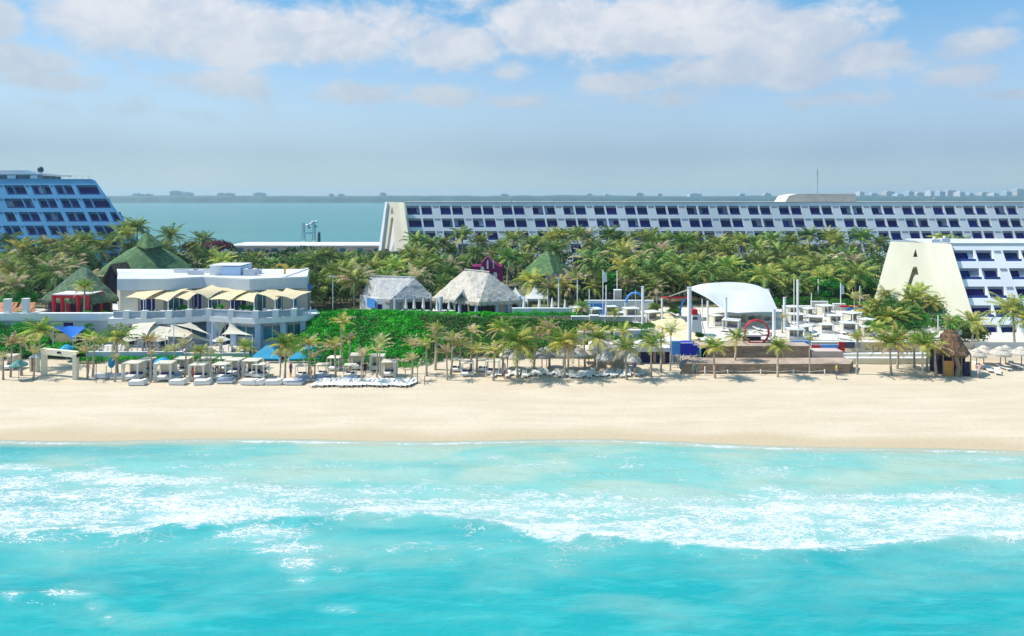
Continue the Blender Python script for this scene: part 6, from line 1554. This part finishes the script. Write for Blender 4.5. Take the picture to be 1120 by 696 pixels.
# ---------------------------------------------------------------- people
def make_person_mesh(pose, seed):
    J = {'pel':(0,0,.95),'sp':(0,0,1.15),'ch':(0,0,1.35),'nk':(0,-.01,1.5),'hd':(0,-.02,1.6),'ht':(0,-.02,1.74),
         'sl':(-.18,0,1.42),'sr':(.18,0,1.42),'el':(-.25,.03,1.14),'er':(.26,.02,1.14),'wl':(-.24,-.10,.90),'wr':(.27,-.12,.92),'ml':(-.24,-.14,.82),'mr':(.27,-.17,.84),
         'hl':(-.1,0,.9),'hr':(.1,0,.9),'kl':(-.11,-.06,.5),'kr':(.12,.06,.5),'al':(-.11,.04,.09),'ar':(.13,.2,.1),'tl':(-.12,-.12,.03),'tr':(.13,.06,.03)}
    if pose == 'stand':
        J.update(kl=(-.11,-.02,.5),kr=(.11,0,.5),al=(-.12,.03,.08),ar=(.12,.04,.08),tl=(-.13,-.12,.03),tr=(.14,-.11,.03))
    E = [('pel','sp'),('sp','ch'),('ch','nk'),('nk','hd'),('hd','ht'),('ch','sl'),('ch','sr'),('sl','el'),('sr','er'),('el','wl'),('er','wr'),('wl','ml'),('wr','mr'),('pel','hl'),('pel','hr'),('hl','kl'),('hr','kr'),('kl','al'),('kr','ar'),('al','tl'),('ar','tr')]
    Rr = dict(pel=.14,sp=.125,ch=.15,nk=.055,hd=.09,ht=.07,sl=.07,sr=.07,el=.042,er=.042,wl=.03,wr=.03,ml=.035,mr=.035,hl=.095,hr=.095,kl=.06,kr=.06,al=.04,ar=.04,tl=.035,tr=.035)
    ks = list(J); me = bpy.data.meshes.new('body'); me.from_pydata([J[k] for k in ks],[(ks.index(a),ks.index(b_)) for a,b_ in E],[])
    o = bpy.data.objects.new('tmp_body',me); COL.objects.link(o)
    m = o.modifiers.new('s','SKIN'); 
    for i,k in enumerate(ks): me.skin_vertices[0].data[i].radius = (Rr[k],Rr[k]*.85)
    me.skin_vertices[0].data[0].use_root = True
    o.modifiers.new('u','SUBSURF').levels = 2
    dg = bpy.context.evaluated_depsgraph_get(); me2 = bpy.data.meshes.new_from_object(o.evaluated_get(dg)); bpy.data.objects.remove(o)
    me2.name = 'person_body'; return me2
PM = {p: make_person_mesh(p,0) for p in ('walk','stand')}
hair = mat('dark_hair',(.03,.02,.015),.8,.1,4)
PE = [(211,417.5,'stand',(.6,.02,.03),(.4,.02,.03),'person in a red outfit standing between the cabanas'),(290,412,'walk',(.75,.75,.72),(.05,.06,.2),'person in a white top and navy shorts walking by the turquoise tent'),
 (262,415,'stand',(.05,.06,.2),(.1,.1,.12),'person in dark clothes standing beside a cabana'),(340,419,'stand',(.7,.3,.15),(.6,.5,.4),'person in an orange top at the end of the daybeds'),
 (1036,411.5,'stand',(.75,.72,.7),(.4,.35,.3),'person in pale clothes at the brown beach bar'),(1071,414,'walk',(.7,.5,.45),(.75,.75,.7),'person in a pinkish top walking right of the brown beach bar'),
 (156,412,'stand',(.1,.3,.5),(.1,.1,.15),'person in a blue top standing by the leftmost curtained cabanas'),(237,411,'walk',(.6,.55,.2),(.3,.1,.1),'person in a yellow top walking behind the cabanas before the restaurant'),(318,413,'stand',(.25,.1,.3),(.1,.1,.1),'person in a purple top standing between the two turquoise tents'),(399,413,'walk',(.02,.02,.03),(.02,.02,.03),'person in black walking among cabanas at the foot of the green dune'),(552,415,'walk',(.7,.68,.6),(.5,.05,.05),'person in a cream top and red shorts on the sand right of the dune'),(760,415,'walk',(.05,.25,.2),(.1,.1,.1),'person in a green top walking in front of the brown stone terrace'),(915,415,'stand',(.8,.6,.1),(.1,.1,.3),'person in a yellow top at the right end of the stone terrace'),
 (694,412,'walk',(.1,.1,.3),(.5,.45,.4),'person in a navy top among the loungers'),(96,413,'stand',(.8,.4,.3),(.2,.2,.3),'person in a salmon top standing right of the beige gateway')]
for i,(px,py,pose,c_top,c_bot,lab) in enumerate(PE):
    p = G(px,py); me = PM[pose].copy(); me.materials.clear()
    for q in (M['skin'],mat('top_cloth_%d'%i,c_top,.9,.05,3),mat('lower_cloth_%d'%i,c_bot,.9,.05,3),hair): me.materials.append(q)
    for f_ in me.polygons:
        z_ = f_.center.z; x_ = abs(f_.center.x); y_ = f_.center.y
        f_.material_index = 3 if z_ > 1.66 or (z_ > 1.56 and y_ > .02) else (0 if z_ > 1.49 else (1 if z_ > .98 and x_ < .235 else (2 if .55 < z_ <= .98 and x_ < .2 else 0)))
        f_.use_smooth = True
    me.transform(Matrix.Rotation(random.uniform(-2,2),4,'Z')); o = bpy.data.objects.new('person',me); COL.objects.link(o); o.location = p; o.scale = (1,1,random.uniform(.95,1.02)); tag(o,lab,'person','people on the beach')

# ---------------------------------------------------------------- haze, light, camera
mb = MB(); mb.box(-4600,4600,-2700,4000,-190,60); hz = mb.build('haze', bpy.data.materials.new('haze_air')); hz['kind'] = 'stuff'
hm = hz.data.materials[0]; hm.use_nodes = True; hm.node_tree.nodes.clear(); hn = hm.node_tree.nodes
ho = hn.new('ShaderNodeOutputMaterial'); hv = hn.new('ShaderNodeVolumePrincipled'); hv.inputs['Color'].default_value = (.62,.86,1,1); hv.inputs['Density'].default_value = .00021; hv.inputs['Anisotropy'].default_value = .2
hm.node_tree.links.new(hv.outputs[0], ho.inputs['Volume'])

SD = Vector((-.60,.05,.80)).normalized()     # towards the sun
el = math.asin(SD.z); az = math.atan2(SD.x, SD.y)
sl_ = bpy.data.lights.new('sun','SUN'); sl_.energy = 4.0; sl_.angle = R(.5); sl_.color = (1,.96,.89)
so = bpy.data.objects.new('sun',sl_); COL.objects.link(so); so.rotation_euler = (-SD).to_track_quat('-Z','Y').to_euler(); so.location = (-50,0,80)

w = bpy.data.worlds.new('World'); S.world = w; w.use_nodes = True; N = w.node_tree.nodes; L = w.node_tree.links
bg = N['Background']; sky = N.new('ShaderNodeTexSky'); sky.sky_type = 'NISHITA'; sky.sun_disc = False; sky.sun_elevation = el; sky.sun_rotation = az % (2*math.pi)
sky.altitude = 20; sky.air_density = 1.0; sky.dust_density = .6; sky.ozone_density = 2.5
bg.inputs['Strength'].default_value = .15
tc = N.new('ShaderNodeTexCoord'); sp = N.new('ShaderNodeSeparateXYZ'); L.new(tc.outputs['Generated'], sp.inputs[0])
def mt(op,a,b_=None,clamp=False):
    x = N.new('ShaderNodeMath'); x.operation = op; x.use_clamp = clamp
    for i,v_ in enumerate((a,b_)):
        if v_ is None: continue
        if isinstance(v_,(int,float)): x.inputs[i].default_value = v_
        else: L.new(v_, x.inputs[i])
    return x.outputs[0]
azn = mt('ARCTAN2', sp.outputs['X'], sp.outputs['Y']); eln = mt('ARCSINE', sp.outputs['Z'])
cb = N.new('ShaderNodeCombineXYZ'); L.new(azn, cb.inputs[0]); L.new(mt('MULTIPLY', eln, 1.5), cb.inputs[1])
def wn(scale, detail, rough=.55, off=0., dist=0.):
    v_ = N.new('ShaderNodeVectorMath'); v_.operation = 'ADD'; v_.inputs[1].default_value = (off,off*.7,off*.3); L.new(cb.outputs[0], v_.inputs[0])
    n = N.new('ShaderNodeTexNoise'); n.inputs['Scale'].default_value = scale; n.inputs['Detail'].default_value = detail; n.inputs['Roughness'].default_value = rough; n.inputs['Distortion'].default_value = dist
    L.new(v_.outputs[0], n.inputs['Vector']); return n.outputs['Fac']
def wr(inp,a,b_,c,d,t='SMOOTHSTEP'):
    r = N.new('ShaderNodeMapRange'); r.interpolation_type = t; r.inputs['From Min'].default_value = a; r.inputs['From Max'].default_value = b_; r.inputs['To Min'].default_value = c; r.inputs['To Max'].default_value = d; L.new(inp, r.inputs['Value']); return r.outputs[0]
CL = [(200,30,140,42,.95),(330,40,110,30,.9),(430,25,90,25,.5),(498,52,46,24,.85),(20,68,75,20,.8),(0,22,30,22,.9),(110,55,40,10,.2),(120,108,110,18,.42),(400,103,75,14,.62),(570,40,30,16,.7),(620,30,80,32,.95),(740,32,130,36,1),(860,40,110,32,.9),(690,92,70,15,.7),(880,80,130,22,.65),(960,20,40,14,.5),(1070,48,60,18,.8),(1050,82,60,14,.6),(1110,104,40,8,.6),(560,78,40,14,.5),(1100,20,30,12,.4),
      (235,92,90,22,.62),(60,90,80,16,.65),(480,105,60,14,.6),(780,78,110,22,.8),(950,62,60,22,.75),(570,112,70,12,.55),(160,120,160,14,.5),(900,112,90,12,.55),(720,108,60,12,.6),(-250,60,200,50,.8),(1400,60,200,50,.8),(700,-60,500,50,.7),(100,-80,300,50,.6)]
mask = None
for (px,py,wx,wy,amp) in CL:
    a0 = math.atan((px-CX)/F); e0 = math.atan((HY-py)/F*math.cos(a0)); sa = wx/F*math.cos(a0)**2; se = wy/F*math.cos(a0)
    dx = mt('MULTIPLY', mt('SUBTRACT', azn, a0), 1/sa); dy = mt('MULTIPLY', mt('SUBTRACT', eln, e0), 1/se)
    g_ = mt('MULTIPLY', mt('POWER', 2.718, mt('MULTIPLY', mt('ADD', mt('MULTIPLY',dx,dx), mt('MULTIPLY',dy,dy)), -.9)), amp)
    mask = g_ if mask is None else mt('MAXIMUM', mask, g_)
n1 = wn(12,12,.62,0,.3); n2 = wn(5,4,.5,3)
v = mt('ADD', mt('MULTIPLY', mask, 1.0), mt('ADD', mt('MULTIPLY', mt('SUBTRACT',n1,.5), 1.3), mt('MULTIPLY', mt('SUBTRACT',n2,.5), .6)))
den = wr(v,.17,.56,0,.92)
den = mt('MULTIPLY', den, wr(eln,.05,.13,0,1))
# billow light and shade inside the clouds: denser parts are greyer below
sh = wr(wn(12,12,.62,.02,.3),.35,.65,0,1)
cc = N.new('ShaderNodeMix'); cc.data_type = 'RGBA'; cc.inputs['A'].default_value = (2.85,3.15,3.65,1); cc.inputs['B'].default_value = (3.9,3.9,4.05,1); L.new(sh, cc.inputs['Factor'])
mx = N.new('ShaderNodeMix'); mx.data_type = 'RGBA'; L.new(den, mx.inputs['Factor']); bl = N.new('ShaderNodeMix'); bl.data_type = 'RGBA'; L.new(wr(eln,.08,.28,.15,.75), bl.inputs['Factor']); L.new(sky.outputs[0], bl.inputs['A']); bl.inputs['B'].default_value = (.55,1.9,3.3,1)
L.new(bl.outputs['Result'], mx.inputs['A']); L.new(cc.outputs['Result'], mx.inputs['B'])
# thin veil low in the sky
vl = N.new('ShaderNodeMix'); vl.data_type = 'RGBA'; L.new(mt('MULTIPLY', wr(eln,.06,.25,1,.0,'LINEAR'), wr(wn(2.5,5,.5,9),.3,.7,.85,1.)), vl.inputs['Factor']); L.new(mx.outputs['Result'], vl.inputs['A']); 
vc = N.new('ShaderNodeMix'); vc.data_type = 'RGBA'; L.new(wr(azn,-.3,.6,0,1,'LINEAR'), vc.inputs['Factor']); vc.inputs['A'].default_value = (1.78,2.45,2.98,1); vc.inputs['B'].default_value = (1.45,2.1,2.9,1); vh = N.new('ShaderNodeMix'); vh.data_type = 'RGBA'; L.new(wr(eln,0,.085,.95,0), vh.inputs['Factor']); L.new(vc.outputs['Result'], vh.inputs['A']); vh.inputs['B'].default_value = (2.05,2.75,3.0,1); L.new(vh.outputs['Result'], vl.inputs['B'])
L.new(vl.outputs['Result'], bg.inputs['Color'])

cam = bpy.data.cameras.new('camera'); co = bpy.data.objects.new('camera',cam); COL.objects.link(co); S.camera = co
co.location = (0,0,HC); co.rotation_euler = (R(90),0,0); cam.sensor_width = 36; cam.lens = 36*F/1120; cam.shift_y = -(348-HY)/1120; cam.clip_end = 30000; cam.clip_start = .5
S.view_settings.view_transform = 'Standard'; S.view_settings.look = 'None'; S.view_settings.gamma = 1; S.view_settings.exposure = .55
S.render.engine = 'CYCLES'; S.cycles.max_bounces = 6; S.cycles.transparent_max_bounces = 8; S.cycles.volume_bounces = 0
S.cycles.use_denoising = True
